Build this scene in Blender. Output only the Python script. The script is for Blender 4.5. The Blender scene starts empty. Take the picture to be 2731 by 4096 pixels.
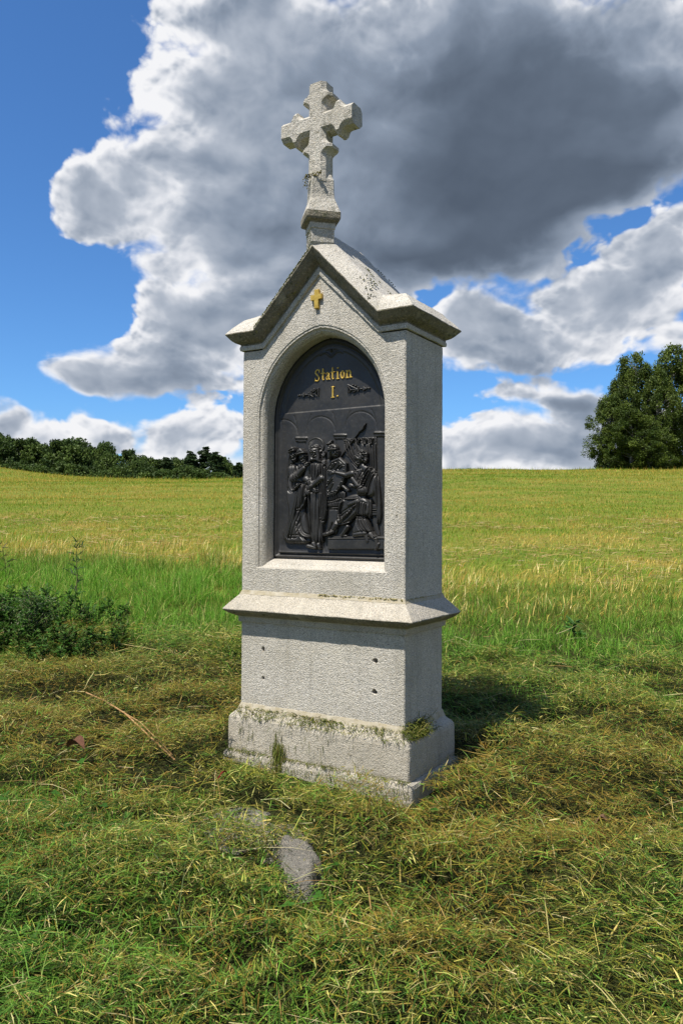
import bpy, bmesh, math, random
import numpy as np
from mathutils import Vector, Matrix, noise as mnoise
from mathutils.geometry import tessellate_polygon

random.seed(7)
rng = np.random.default_rng(11)
SC = bpy.context.scene
COL = SC.collection
S = 0.72                      # metres per shrine width

# ------------------------------------------------------------------ camera
CAM = np.array([2.21241521, -3.6124853, 1.21024068]) * S
FW = Vector((-0.52150777, 0.85305269, 0.01818671)).normalized()
RT = Vector((0.85323107, 0.52150815, 0.00509742)).normalized()
UP = RT.cross(FW).normalized()
cam_d = bpy.data.cameras.new('camera')
cam = bpy.data.objects.new('camera', cam_d)
COL.objects.link(cam)
m = Matrix((RT, UP, -FW)).transposed().to_4x4()
m.translation = Vector(CAM)
cam.matrix_world = m
cam_d.sensor_fit = 'VERTICAL'
cam_d.sensor_height = 24.0
cam_d.lens = 3133.34 / 4096 * 24.0
cam_d.clip_start = 0.05
cam_d.clip_end = 3000
SC.camera = cam

# ------------------------------------------------------------------ exposure, sun
SC.view_settings.view_transform = 'Standard'
SC.view_settings.look = 'None'
SC.view_settings.exposure = 0.42
SC.view_settings.gamma = 1.0
SC.view_settings.use_curve_mapping = False
SUN = Vector((-0.20, -1.0, 1.95)).normalized()
sl = bpy.data.lights.new('sun', 'SUN')
sl.energy = 5.0
sl.angle = math.radians(0.53)
sl.color = (1.0, 0.945, 0.85)
sun = bpy.data.objects.new('sun', sl)
COL.objects.link(sun)
sun.rotation_euler = SUN.to_track_quat('Z', 'Y').to_euler()
sun.location = (0, 0, 20)

# ------------------------------------------------------------------ world
COVER = [(2.3,29.5,12.9,9.2,1.6),(16.6,29.2,11.8,8.2,1.6),(-8.7,31.9,7.8,4.7,1.2),(-11.3,26.8,6.7,4.1,1.1),(-17.0,22.4,4.5,2.9,1.1),(-18.5,21.6,3.3,2.3,0.8),(-11.3,22.3,7.4,4.4,1.1),(-6.8,18.6,7.6,5.0,1.2),(0.5,22.8,11.0,7.9,1.5),(-13.0,16.9,2.6,2.0,0.9),(11.4,23.2,8.8,5.4,1.3),(18.3,25.5,7.5,4.3,1.2),(-10.3,12.5,5.9,2.9,1.2),(-15.9,10.8,4.8,2.2,1.1),(-18.9,9.6,2.3,1.4,0.8),(-8.6,15.1,3.6,2.2,0.9),(-12.9,9.6,6.1,1.6,0.9),(-22.4,6.0,2.5,1.5,0.9),(-23.9,7.3,1.4,1.5,0.9),(-18.0,6.1,3.6,1.2,0.8),(-13.8,6.4,4.3,1.4,0.8),(-9.4,6.9,4.1,2.0,1.0),(-18.0,7.3,1.3,0.9,0.6),(10.5,15.8,3.0,2.0,1.1),(9.7,13.5,4.6,3.1,1.2),(15.8,14.9,5.4,2.8,1.2),(19.9,16.5,4.9,3.2,1.2),(22.3,18.3,3.1,2.8,1.1),(23.0,20.3,1.2,1.1,0.8),(22.3,12.7,4.7,2.4,0.9),(14.1,11.9,6.0,1.9,1.0),(10.6,9.4,3.2,1.1,0.9),(14.9,9.5,5.1,1.2,0.9),(18.3,7.1,6.9,2.2,1.1),(10.6,6.6,4.6,2.0,1.0),(14.9,5.1,7.7,1.9,1.0),(16.6,8.5,2.5,1.6,0.8),(6.9,20.2,6.3,2.9,1.1),(14.1,20.6,4.3,2.7,0.9),(-11.2,13.8,5.8,2.7,0.8),(13.2,17.8,3.5,1.0,0.5),(-13.5,15.5,2.8,1.5,0.6),(8.4,14.7,2.2,2.7,0.9)]
DARK = [(14.0,28.8,14.7,6.7,1.0),(9.5,22.4,10.5,4.6,0.95),(-4.1,21.1,6.4,4.0,0.32),(-2.3,30.9,6.5,4.8,0.3),(-4.9,16.4,5.5,2.0,0.4),(-13.5,9.0,6.6,1.2,0.7),(-10.3,10.7,5.3,1.6,0.3),(13.2,10.9,7.0,1.2,0.65),(14.1,9.0,5.5,0.7,0.35),(17.5,13.4,4.2,1.5,0.3),(22.3,15.1,3.9,2.4,0.3),(-19.8,20.2,2.4,0.9,0.3),(20.8,23.0,5.6,2.2,0.8),(15.8,20.0,6.5,2.4,0.8),(8.8,18.5,6.8,2.3,0.75),(2.4,18.2,5.5,2.2,0.6),(-15.6,19.4,5.1,1.1,0.4),(10.6,8.0,4.4,0.7,0.3),(18.3,8.5,5.0,0.9,0.3),(-18.0,5.2,5.0,0.5,0.3)]

class NT:
    """short-hand for wiring nodes"""
    def __init__(s, tree):
        s.t = tree; s.n = tree.nodes; s.l = tree.links
    def node(s, typ, ins=None, **kw):
        nd = s.n.new(typ)
        for k, v in kw.items(): setattr(nd, k, v)
        for k, v in (ins or {}).items():
            if isinstance(v, bpy.types.NodeSocket): s.l.new(v, nd.inputs[k])
            else: nd.inputs[k].default_value = v
        return nd
    def math(s, op, a, b=0.0, c=None, clamp=False):
        d = {0: a, 1: b}
        if c is not None: d[2] = c
        return s.node('ShaderNodeMath', d, operation=op, use_clamp=clamp).outputs[0]
    def vmath(s, op, a, b=None, out=0):
        d = {0: a}
        if b is not None: d[1] = b
        return s.node('ShaderNodeVectorMath', d, operation=op).outputs[out]
    def ramp(s, fac, stops, interp='LINEAR'):
        nd = s.n.new('ShaderNodeValToRGB')
        nd.color_ramp.interpolation = interp
        e = nd.color_ramp.elements
        while len(e) < len(stops): e.new(0.5)
        for el, (p, c) in zip(e, stops):
            el.position = p
            el.color = (c, c, c, 1) if not hasattr(c, '__len__') else (*c, 1)
        s.l.new(fac, nd.inputs[0])
        return nd.outputs[0]
    def mix(s, fac, a, b, mode='MIX'):
        nd = s.n.new('ShaderNodeMix'); nd.data_type = 'RGBA'; nd.blend_type = mode
        for i, v in ((0, fac), (6, a), (7, b)):
            if isinstance(v, bpy.types.NodeSocket): s.l.new(v, nd.inputs[i])
            elif i == 0: nd.inputs[0].default_value = v
            else: nd.inputs[i].default_value = (*v, 1)
        return nd.outputs[2]
    def noise(s, vec, scale, detail=4, rough=0.5, dist=0.0, lac=2.0):
        return s.node('ShaderNodeTexNoise', {'Vector': vec, 'Scale': scale, 'Detail': detail, 'Roughness': rough,
                                             'Distortion': dist, 'Lacunarity': lac}).outputs[0]
    def map(s, v, a, b, c=0.0, d=1.0, smooth=True):
        nd = s.node('ShaderNodeMapRange', {0: v, 1: a, 2: b, 3: c, 4: d})
        nd.interpolation_type = 'SMOOTHSTEP' if smooth else 'LINEAR'
        return nd.outputs[0]

world = bpy.data.worlds.new('World')
SC.world = world
world.use_nodes = True
wt = NT(world.node_tree)
for n in list(wt.n): wt.n.remove(n)
sky = wt.n.new('ShaderNodeTexSky')
sky.sky_type = 'NISHITA'
sky.sun_disc = False
sky.sun_elevation = math.asin(SUN.z)
sky.sun_rotation = math.atan2(SUN.x, SUN.y)
sky.air_density = 1.0
sky.dust_density = 0.15
sky.ozone_density = 3.0
D = wt.node('ShaderNodeTexCoord').outputs['Generated']
fx = wt.vmath('DOT_PRODUCT', D, (-0.5216, 0.8530, 0.0), out=1)
rx = wt.vmath('DOT_PRODUCT', D, (0.8530, 0.5216, 0.0), out=1)
az = wt.math('MULTIPLY', wt.math('ARCTAN2', rx, fx), 57.2958)
sz = wt.node('ShaderNodeSeparateXYZ', {0: D}).outputs[2]
el = wt.math('MULTIPLY', wt.math('ARCSINE', sz), 57.2958)
P0 = wt.node('ShaderNodeCombineXYZ', {0: az, 1: el, 2: 0.0}).outputs[0]
# the noise is drawn on a flat cloud layer low down, so lumps get smaller towards the horizon
PN = wt.vmath('MULTIPLY', P0, (0.085, 0.115, 0.1))
warp = wt.node('ShaderNodeTexNoise', {'Vector': PN, 'Scale': 1.3, 'Detail': 3.0}).outputs[1]
PNw = wt.vmath('ADD', PN, wt.vmath('MULTIPLY', wt.vmath('SUBTRACT', warp, (0.5, 0.5, 0.5)), (0.34, 0.26, 0.0)))
PW = wt.vmath('ADD', P0, wt.vmath('MULTIPLY', wt.vmath('SUBTRACT', warp, (0.5, 0.5, 0.5)), (6.0, 4.5, 0.0)))

def blobs(lst, vec, sq=False):
    acc = None
    for a, e, ra, re, w in lst:
        q = wt.vmath('MULTIPLY', wt.vmath('SUBTRACT', vec, (a, e, 0)), (1 / ra, 1 / re, 0))
        d = wt.vmath('DOT_PRODUCT', q, q, out=1)
        if sq:
            v = wt.math('MAXIMUM', wt.math('SUBTRACT', 1.0, d), 0.0)
            v = wt.math('MULTIPLY', wt.math('MULTIPLY', v, v), w)
        else:
            v = wt.math('MAXIMUM', wt.math('SUBTRACT', w, wt.math('MULTIPLY', d, w)), 0.0)
        acc = v if acc is None else wt.math('ADD', acc, v)
    return acc
cov = blobs([(a, e, ra * 1.10, re * 1.13, w) for a, e, ra, re, w in COVER], PW)
band = wt.math('MULTIPLY', wt.map(el, 3.0, 9.5, 1.0, 0.0), wt.map(wt.noise(P0, 0.16, 3, 0.5), 0.30, 0.52, 0.25, 1.0))
cov = wt.math('ADD', cov, band)
drk = blobs([(a, e, ra * 1.3, re * 1.3, w * 1.1) for a, e, ra, re, w in DARK], PW, True)
# fair-weather clouds go on unseen outside the frame, greyed to cut fill light
ff = wt.math('MAXIMUM', wt.math('DIVIDE', wt.math('SUBTRACT', wt.math('ABSOLUTE', az), 26.0), 8.0),
             wt.math('DIVIDE', wt.math('SUBTRACT', el, 38.0), 8.0))
ff = wt.map(ff, 0.0, 1.0)
big = wt.noise(D, 2.2, 3, 0.5)
cov = wt.math('ADD', cov, wt.math('MULTIPLY', ff, wt.map(big, 0.42, 0.58, 0.1, 1.3)))
high = wt.map(el, 28.0, 55.0)                       # unseen overhead clouds darkened further to cut the fill light
drk = wt.math('ADD', drk, wt.math('MULTIPLY', ff, wt.math('ADD', wt.map(big, 0.44, 0.62, 0.35, 1.05), wt.math('MULTIPLY', high, 0.5))))
n1 = wt.noise(PNw, 3.0, 7, 0.53)
puff = wt.node('ShaderNodeTexVoronoi', {'Vector': PNw, 'Scale': 7.0, 'Detail': 2.0, 'Roughness': 0.55, 'Smoothness': 0.35},
               feature='SMOOTH_F1').outputs[0]
edge = wt.math('ADD', wt.math('MULTIPLY', wt.math('SUBTRACT', n1, 0.5), 1.9),
               wt.math('MULTIPLY', wt.math('SUBTRACT', 0.42, puff), 0.42))
dens = wt.math('ADD', wt.math('MINIMUM', cov, 1.8), edge)
soft = wt.map(wt.noise(PN, 1.6, 2, 0.5), 0.42, 0.62)
alpha = wt.map(dens, 0.26, wt.math('ADD', 0.56, wt.math('MULTIPLY', soft, 0.55)))
n2 = wt.noise(PNw, 1.9, 4, 0.46)
n2s = wt.noise(wt.vmath('ADD', PNw, (-0.05, 0.12, 0.0)), 1.9, 4, 0.46)
low = wt.noise(PN, 1.1, 2, 0.5)
p2 = wt.node('ShaderNodeTexVoronoi', {'Vector': wt.vmath('ADD', PNw, (-0.015, 0.045, 0.0)), 'Scale': 7.0, 'Detail': 2.0, 'Roughness': 0.55, 'Smoothness': 0.35},
             feature='SMOOTH_F1').outputs[0]
dc = wt.math('MINIMUM', drk, 1.15)
light = wt.math('SUBTRACT', 1.0, wt.math('MULTIPLY', dc, 0.70))
thin = wt.map(wt.math('ADD', cov, wt.math('MULTIPLY', edge, 0.8)), 0.35, 2.1)
emb = wt.math('ADD', wt.math('MULTIPLY', wt.math('SUBTRACT', n2, n2s), 0.90),
              wt.math('MULTIPLY', wt.math('MULTIPLY', wt.math('SUBTRACT', p2, puff), 0.48), wt.math('SUBTRACT', 1.0, wt.math('MULTIPLY', thin, 0.88))))
shade = wt.math('SUBTRACT', 1.03, wt.math('MULTIPLY', thin, 0.46))
shade = wt.math('ADD', shade, wt.math('MULTIPLY', wt.math('SUBTRACT', n2, 0.5), wt.math('MULTIPLY', light, 0.42)))
shade = wt.math('ADD', shade, wt.math('MULTIPLY', wt.math('SUBTRACT', low, 0.5), wt.math('MULTIPLY', light, 0.5)))
shade = wt.math('ADD', shade, wt.math('MULTIPLY', emb, light))
shade = wt.math('SUBTRACT', shade, wt.math('MULTIPLY', dc, 0.46))
ccol = wt.ramp(shade, [(0.0, (0.09, 0.118, 0.165)), (0.2, (0.145, 0.185, 0.25)), (0.45, (0.265, 0.32, 0.41)),
                       (0.68, (0.45, 0.50, 0.585)), (0.88, (0.78, 0.80, 0.85)), (1.0, (0.92, 0.925, 0.95))])
hz = wt.map(el, 0.0, 14.0, 1.0, 0.0)
skc = wt.mix(1.0, sky.outputs[0], wt.mix(wt.map(el, 0.0, 9.0), (0.78, 0.88, 1.08), (0.62, 1.02, 1.42)), 'MULTIPLY')
bg1 = wt.node('ShaderNodeBackground', {0: skc, 1: 0.082}).outputs[0]
bg2 = wt.node('ShaderNodeBackground', {0: ccol, 1: 0.74}).outputs[0]
up = wt.map(el, -2.0, 0.0)
mx = wt.node('ShaderNodeMixShader', {0: wt.math('MULTIPLY', alpha, up), 1: bg1, 2: bg2}).outputs[0]
out = wt.n.new('ShaderNodeOutputWorld')
wt.l.new(mx, out.inputs[0])
world.cycles.sampling_method = 'MANUAL'
world.cycles.sample_map_resolution = 256

# ------------------------------------------------------------------ helpers
def tag(o, label=None, cat=None, group=None, kind=None):
    if label: o['label'] = label
    if cat: o['category'] = cat
    if group: o['group'] = group
    if kind: o['kind'] = kind
    return o

def mesh_obj(name, verts, faces, mat, parent=None, smooth=False, cols=None):
    me = bpy.data.meshes.new(name)
    me.from_pydata([tuple(v) for v in verts], [], [tuple(f) for f in faces])
    if smooth:
        me.polygons.foreach_set('use_smooth', [True] * len(me.polygons))
    me.materials.append(mat)
    me.update()
    o = bpy.data.objects.new(name, me)
    COL.objects.link(o)
    if parent: o.parent = parent
    return o

def fast_mesh(name, V, loops, sizes, mat, cols=None, parent=None, smooth=False):
    """V (n,3); loops flat index array; sizes per-face loop counts; cols (n,3)"""
    me = bpy.data.meshes.new(name)
    me.vertices.add(len(V)); me.vertices.foreach_set('co', np.ascontiguousarray(V, np.float32).ravel())
    me.loops.add(len(loops)); me.loops.foreach_set('vertex_index', np.asarray(loops, np.int32))
    me.polygons.add(len(sizes))
    st = np.concatenate(([0], np.cumsum(sizes)[:-1])).astype(np.int32)
    me.polygons.foreach_set('loop_start', st)
    me.polygons.foreach_set('loop_total', np.asarray(sizes, np.int32))
    if smooth: me.polygons.foreach_set('use_smooth', np.ones(len(sizes), bool))
    me.update(calc_edges=True)
    if cols is not None:
        a = me.color_attributes.new('Col', 'FLOAT_COLOR', 'POINT')
        c4 = np.ones((len(V), 4), np.float32); c4[:, :3] = cols
        a.data.foreach_set('color', c4.ravel())
    me.materials.append(mat)
    o = bpy.data.objects.new(name, me)
    COL.objects.link(o)
    if parent: o.parent = parent
    return o

def empty(name, loc=(0, 0, 0)):
    o = bpy.data.objects.new(name, None)
    o.empty_display_size = 0.2
    o.location = loc
    COL.objects.link(o)
    return o

def new_mat(name):
    mt = bpy.data.materials.new(name); mt.use_nodes = True
    t = NT(mt.node_tree)
    for n in list(t.n): t.n.remove(n)
    o = t.n.new('ShaderNodeOutputMaterial')
    return mt, t, o

def nz(x, y, z=0.0, s=1.0):
    return mnoise.noise(Vector((x * s, y * s, z * s)))

# ------------------------------------------------------------------ materials
def granite(name, base=(0.40, 0.385, 0.355), moss=0.0, lichen=0.0, bump=1.0, top_dirt=0.0):
    mt, t, o = new_mat(name)
    P = t.node('ShaderNodeNewGeometry').outputs['Position']
    sp = t.noise(P, 290.0, 2, 0.6)
    sp2 = t.noise(t.vmath('ADD', P, (3.1, 7.7, 1.3)), 330.0, 1, 0.5)
    sp3 = t.noise(t.vmath('ADD', P, (9.1, 1.7, 4.3)), 120.0, 2, 0.6)
    lg = t.noise(P, 5.0, 5, 0.6)
    md = t.noise(P, 22.0, 4, 0.6)
    b = Vector(base)
    c = t.ramp(sp, [(0.34, tuple(b * 0.46)), (0.47, tuple(b)), (0.60, tuple(b * 1.15)), (0.70, tuple(b * 1.5))])
    dk = t.map(sp2, 0.60, 0.68)
    c = t.mix(t.math('MULTIPLY', dk, 0.75), c, (0.07, 0.07, 0.072))
    tan = t.map(sp3, 0.50, 0.70)
    c = t.mix(t.math('MULTIPLY', tan, 0.45), c, (0.48, 0.40, 0.29))
    c = t.mix(t.map(lg, 0.30, 0.72, 0.0, 0.42), c, (0.33, 0.30, 0.235))
    c = t.mix(t.map(md, 0.55, 0.8, 0.0, 0.35), c, (0.24, 0.235, 0.20))
    streak = t.noise(t.vmath('MULTIPLY', P, (26.0, 26.0, 2.2)), 1.0, 4, 0.6)
    c = t.mix(t.map(streak, 0.50, 0.78, 0.0, 0.38), c, (0.20, 0.19, 0.16))
    pale = t.noise(t.vmath('ADD', P, (4.0, 9.0, 2.0)), 9.0, 4, 0.6)
    c = t.mix(t.map(pale, 0.52, 0.75, 0.0, 0.35), c, (0.60, 0.555, 0.46))
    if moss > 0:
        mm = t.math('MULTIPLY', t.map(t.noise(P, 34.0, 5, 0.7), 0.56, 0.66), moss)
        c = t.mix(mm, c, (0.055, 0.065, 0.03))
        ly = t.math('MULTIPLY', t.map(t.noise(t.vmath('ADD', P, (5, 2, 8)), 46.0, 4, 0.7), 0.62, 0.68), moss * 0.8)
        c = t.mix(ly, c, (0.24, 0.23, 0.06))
    if lichen > 0:
        ll = t.math('MULTIPLY', t.map(t.noise(t.vmath('ADD', P, (1, 12, 3)), 60.0, 4, 0.65), 0.60, 0.66), lichen)
        c = t.mix(ll, c, (0.42, 0.46, 0.38))
    hgt = t.math('ADD', t.math('MULTIPLY', t.noise(P, 240.0, 2, 0.6), 1.1), t.math('MULTIPLY', t.noise(P, 75.0, 2, 0.5), 0.7))
    bm = t.node('ShaderNodeBump', {'Strength': 0.95 * bump, 'Distance': 0.0040, 'Height': hgt}).outputs[0]
    p = t.node('ShaderNodeBsdfPrincipled', {'Base Color': c, 'Roughness': 0.88, 'Normal': bm, 'Specular IOR Level': 0.3})
    t.l.new(p.outputs[0], o.inputs[0])
    return mt
M_gran = granite('granite', (0.55, 0.52, 0.465))
M_base = granite('weathered_granite', (0.50, 0.455, 0.38), moss=0.14)
M_roof = granite('roof_granite', (0.57, 0.54, 0.485), moss=0.25, lichen=0.3)
M_top = granite('mossy_granite', (0.56, 0.53, 0.475), moss=0.42, lichen=0.3)

M_shade_grime = granite('shade_algae_granite', (0.15, 0.135, 0.095), moss=0.8, lichen=0.15)  # dark colour paints in eave and ledge shade; moss on pedestal rim is real

def iron():
    mt, t, o = new_mat('black_painted_iron')
    P = t.node('ShaderNodeNewGeometry').outputs['Position']
    n = t.noise(P, 16.0, 5, 0.6)
    c = t.ramp(n, [(0.3, (0.013, 0.0125, 0.012)), (0.7, (0.022, 0.021, 0.020))])
    dust = t.map(t.noise(P, 70.0, 5, 0.7), 0.52, 0.78, 0, 0.40)
    c = t.mix(dust, c, (0.09, 0.085, 0.075))
    r = t.map(n, 0.3, 0.7, 0.40, 0.54)
    bm = t.node('ShaderNodeBump', {'Strength': 0.25, 'Distance': 0.001, 'Height': t.noise(P, 240.0, 3, 0.6)}).outputs[0]
    p = t.node('ShaderNodeBsdfPrincipled', {'Base Color': c, 'Roughness': r, 'Normal': bm, 'Specular IOR Level': 0.6})
    t.l.new(p.outputs[0], o.inputs[0]); return mt
M_iron = iron()

def gold():
    mt, t, o = new_mat('gold_leaf')
    P = t.node('ShaderNodeNewGeometry').outputs['Position']
    n = t.noise(P, 70.0, 4, 0.6)
    c = t.ramp(n, [(0.3, (0.50, 0.32, 0.05)), (0.65, (0.72, 0.50, 0.11))])
    p = t.node('ShaderNodeBsdfPrincipled', {'Base Color': c, 'Roughness': 0.42, 'Metallic': 0.45})
    t.l.new(p.outputs[0], o.inputs[0]); return mt
M_gold = gold()

def vcol_mat(name, trans=0.3, rough=0.55, spec=0.35):
    mt, t, o = new_mat(name)
    c = t.node('ShaderNodeAttribute', attribute_name='Col').outputs[0]
    p = t.node('ShaderNodeBsdfPrincipled', {'Base Color': c, 'Roughness': rough, 'Specular IOR Level': spec}).outputs[0]
    tr = t.node('ShaderNodeBsdfTranslucent', {'Color': c}).outputs[0]
    mx = t.node('ShaderNodeMixShader', {0: trans, 1: p, 2: tr}).outputs[0]
    t.l.new(mx, o.inputs[0]); return mt
M_blade = vcol_mat('grass_blades', 0.40, 0.6, 0.18)
M_hay = vcol_mat('cut_grass', 0.25, 0.55, 0.25)
M_leaf = vcol_mat('tree_leaves', 0.25, 0.6, 0.25)

def simple_noise_mat(name, a, b, scale, rough=0.9, bump=0.0, bs=None):
    mt, t, o = new_mat(name)
    P = t.node('ShaderNodeNewGeometry').outputs['Position']
    c = t.ramp(t.noise(P, scale, 5, 0.65), [(0.32, a), (0.68, b)])
    ins = {'Base Color': c, 'Roughness': rough, 'Specular IOR Level': 0.25}
    if bump:
        ins['Normal'] = t.node('ShaderNodeBump', {'Strength': 0.8, 'Distance': bump, 'Height': t.noise(P, bs or scale * 3, 4, 0.65)}).outputs[0]
    t.l.new(t.node('ShaderNodeBsdfPrincipled', ins).outputs[0], o.inputs[0]); return mt
M_bark = simple_noise_mat('birch_bark', (0.10, 0.095, 0.085), (0.45, 0.44, 0.41), 6.0)
M_dbark = simple_noise_mat('dark_bark', (0.035, 0.03, 0.024), (0.085, 0.072, 0.058), 5.0)
M_moss = simple_noise_mat('moss_tufts', (0.035, 0.045, 0.012), (0.14, 0.15, 0.035), 120.0, 0.95, 0.002)
M_ochre = simple_noise_mat('ochre_moss', (0.10, 0.09, 0.015), (0.30, 0.26, 0.04), 120.0, 0.95, 0.002)
M_slab = granite('slab_granite', (0.18, 0.17, 0.15), moss=0.8, lichen=0.45, bump=2.4)

# ------------------------------------------------------------------ terrain
FH = np.array([-0.5216, 0.8530]); RH = np.array([0.8530, 0.5216])
def sstep(x, a, b):
    t = np.clip((x - a) / (b - a), 0, 1); return t * t * (3 - 2 * t)
def vnoise(x, y, seed=0):
    """cheap smooth value noise, vectorised"""
    xi = np.floor(x).astype(np.int64); yi = np.floor(y).astype(np.int64)
    xf = x - xi; yf = y - yi
    def h(a, b):
        n = (a * 374761393 + b * 668265263 + seed * 1442695041) & 0xffffffff
        n = ((n ^ (n >> 13)) * 1274126177) & 0xffffffff
        return ((n ^ (n >> 16)) & 0xffff) / 65535.0
    u = xf * xf * (3 - 2 * xf); v = yf * yf * (3 - 2 * yf)
    a = h(xi, yi) * (1 - u) + h(xi + 1, yi) * u
    b = h(xi, yi + 1) * (1 - u) + h(xi + 1, yi + 1) * u
    return a * (1 - v) + b * v
def fnoise(x, y, oct=3, seed=0):
    r = 0; a = 1.0; tot = 0
    for i in range(oct):
        r = r + a * vnoise(x * 2 ** i, y * 2 ** i, seed + i * 17); tot += a; a *= 0.5
    return r / tot
def ts(x, y):
    dx = x - CAM[0]; dy = y - CAM[1]
    return dx * FH[0] + dy * FH[1], dx * RH[0] + dy * RH[1]
def xy(t, s):
    return CAM[0] + t * FH[0] + s * RH[0], CAM[1] + t * FH[1] + s * RH[1]
def ground(x, y, rough=True):
    x = np.asarray(x, float); y = np.asarray(y, float)
    t, s = ts(x, y)
    q = np.clip(t - 3.0, -6, 200)
    z = -0.045 + 0.0876 * q - 0.000194 * q * q
    far = np.clip(t - 92, 0, None)
    zc = -0.045 + 0.0876 * 89 - 0.000194 * 89 * 89
    z = np.where(t > 92, zc - 0.012 * np.minimum(far, 150), z)
    z = z + (0.004 * np.clip(s, -45, 45) + 0.95 * sstep(s, -13, 9)) * sstep(t, 18, 72)
    z = z + 2.1 * np.exp(-((t - 72) / 24) ** 2 - ((s + 42) / 11.0) ** 2)
    z = z + (fnoise(x * 0.35, y * 0.35, 3, 5) - 0.5) * 0.25 * sstep(t, 6, 25)
    if rough:
        near = 1 - sstep(t, 4.5, 7)
        z = z + (fnoise(x * 3.1, y * 3.1, 3, 9) - 0.5) * 0.055 * near
    # grass cuttings heaped against the foot of the shrine, flat under it
    return z

def terrain():
    a = np.concatenate((np.linspace(-8, 0.5, 12), np.linspace(0.6, 8, 150), np.geomspace(8.2, 110, 120), np.geomspace(115, 1500, 30)))
    u = np.linspace(-1, 1, 141)
    T, Uu = np.meshgrid(a, u, indexing='ij')
    wd = 7 + np.abs(T) * 0.9
    X, Y = xy(T, Uu * wd)
    Z = ground(X, Y)
    V = np.stack((X, Y, Z), -1).reshape(-1, 3)
    n, k = T.shape
    i, j = np.meshgrid(np.arange(n - 1), np.arange(k - 1), indexing='ij')
    b = (i * k + j).ravel()
    F = np.stack((b, b + 1, b + k + 1, b + k), -1)
    mt, t, o = new_mat('meadow_soil')
    P = t.node('ShaderNodeNewGeometry').outputs['Position']
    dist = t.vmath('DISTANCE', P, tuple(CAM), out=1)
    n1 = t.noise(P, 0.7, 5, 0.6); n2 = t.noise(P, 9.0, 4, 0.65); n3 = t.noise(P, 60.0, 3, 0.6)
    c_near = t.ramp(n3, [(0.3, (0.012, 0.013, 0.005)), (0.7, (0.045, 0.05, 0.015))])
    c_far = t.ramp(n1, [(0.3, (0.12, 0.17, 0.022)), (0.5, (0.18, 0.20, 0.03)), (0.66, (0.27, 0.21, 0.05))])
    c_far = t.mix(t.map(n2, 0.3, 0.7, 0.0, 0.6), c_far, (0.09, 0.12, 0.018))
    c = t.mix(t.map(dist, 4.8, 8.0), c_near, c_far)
    bm = t.node('ShaderNodeBump', {'Strength': 0.6, 'Distance': 0.03, 'Height': n3}).outputs[0]
    t.l.new(t.node('ShaderNodeBsdfPrincipled', {'Base Color': c, 'Roughness': 0.95, 'Specular IOR Level': 0.1, 'Normal': bm}).outputs[0], o.inputs[0])
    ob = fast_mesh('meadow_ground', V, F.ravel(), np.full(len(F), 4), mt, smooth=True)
    tag(ob, 'gently rising mown hay meadow reaching up to the horizon', kind='structure')
terrain()

# ------------------------------------------------------------------ the shrine
shrine = empty('wayside_shrine', (0, 0, 0))
tag(shrine, 'tall pale granite wayside shrine with gabled roof, stone cross and black relief plaque', 'shrine')
W2 = 0.5; D2 = 0.4427 / 2

def rounded_ring(hx, hy, z, r, step=0.035, cx=0, cy=0, seg=3):
    pts = []
    for (sx, sy, a0) in ((1, -1, -90), (1, 1, 0), (-1, 1, 90), (-1, -1, 180)):
        for k in range(seg + 1):
            a = math.radians(a0 + 90 * k / seg)
            pts.append((cx + sx * (hx - r) + r * math.cos(a), cy + sy * (hy - r) + r * math.sin(a), z))
    out = []
    n = len(pts)
    for i in range(n):
        p, q = pts[i], pts[(i + 1) % n]
        L = math.dist(p, q)
        if r > 0 and L > r * 1.2 or r == 0:
            k = 28
            for j in range(k):
                out.append(tuple(p[d] + (q[d] - p[d]) * j / k for d in range(3)))
        else:
            out.append(p)
    return out

def loft(name, rings, mat, amp=0.0012, cap_top=True, cap_bot=False, parent=shrine, smooth=False, shade_grime=None):
    V = []; F = []
    n = len(rings[0])
    for r in rings:
        for p in r:
            x, y, z = p
            d = Vector((nz(x, y, z, 9), nz(x + 5, y, z, 9), nz(x, y + 5, z, 9))) * amp * 0.7 + \
                Vector((nz(x, y, z, 40), nz(x + 5, y, z, 40), nz(x, y + 5, z, 40))) * amp
            V.append(((x + d.x) * S, (y + d.y) * S, (z + d.z) * S))
    for k in range(len(rings) - 1):
        for i in range(n):
            j = (i + 1) % n
            F.append((k * n + i, k * n + j, (k + 1) * n + j, (k + 1) * n + i))
    if cap_top: F.append(tuple((len(rings) - 1) * n + i for i in range(n)))
    if cap_bot: F.append(tuple(reversed(range(n))))
    o = mesh_obj(name, V, F, mat, parent, smooth)
    if shade_grime:
        o.data.materials.append(M_shade_grime)
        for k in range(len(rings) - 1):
            if shade_grime(k, rings[k][0][2], rings[k + 1][0][2]):
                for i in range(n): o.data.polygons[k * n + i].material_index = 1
    return o

def box_profile(name, prof, mat, r=0.004, step=0.035, amp=0.0012, cap_top=False, cap_bot=False, dens=0.05, shade_grime=None):
    rings = []
    for i, (e, z) in enumerate(prof):
        if i:
            e0, z0 = prof[i - 1]
            k = max(1, round(math.hypot(e - e0, z - z0) / dens))
            for j in range(1, k):
                f = j / k
                rings.append(rounded_ring(W2 + e0 + (e - e0) * f, D2 + e0 + (e - e0) * f, z0 + (z - z0) * f, r, step))
        rings.append(rounded_ring(W2 + e, D2 + e, z, r, step))
    return loft(name, rings, mat, amp, cap_top, cap_bot, shade_grime=shade_grime)

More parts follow.
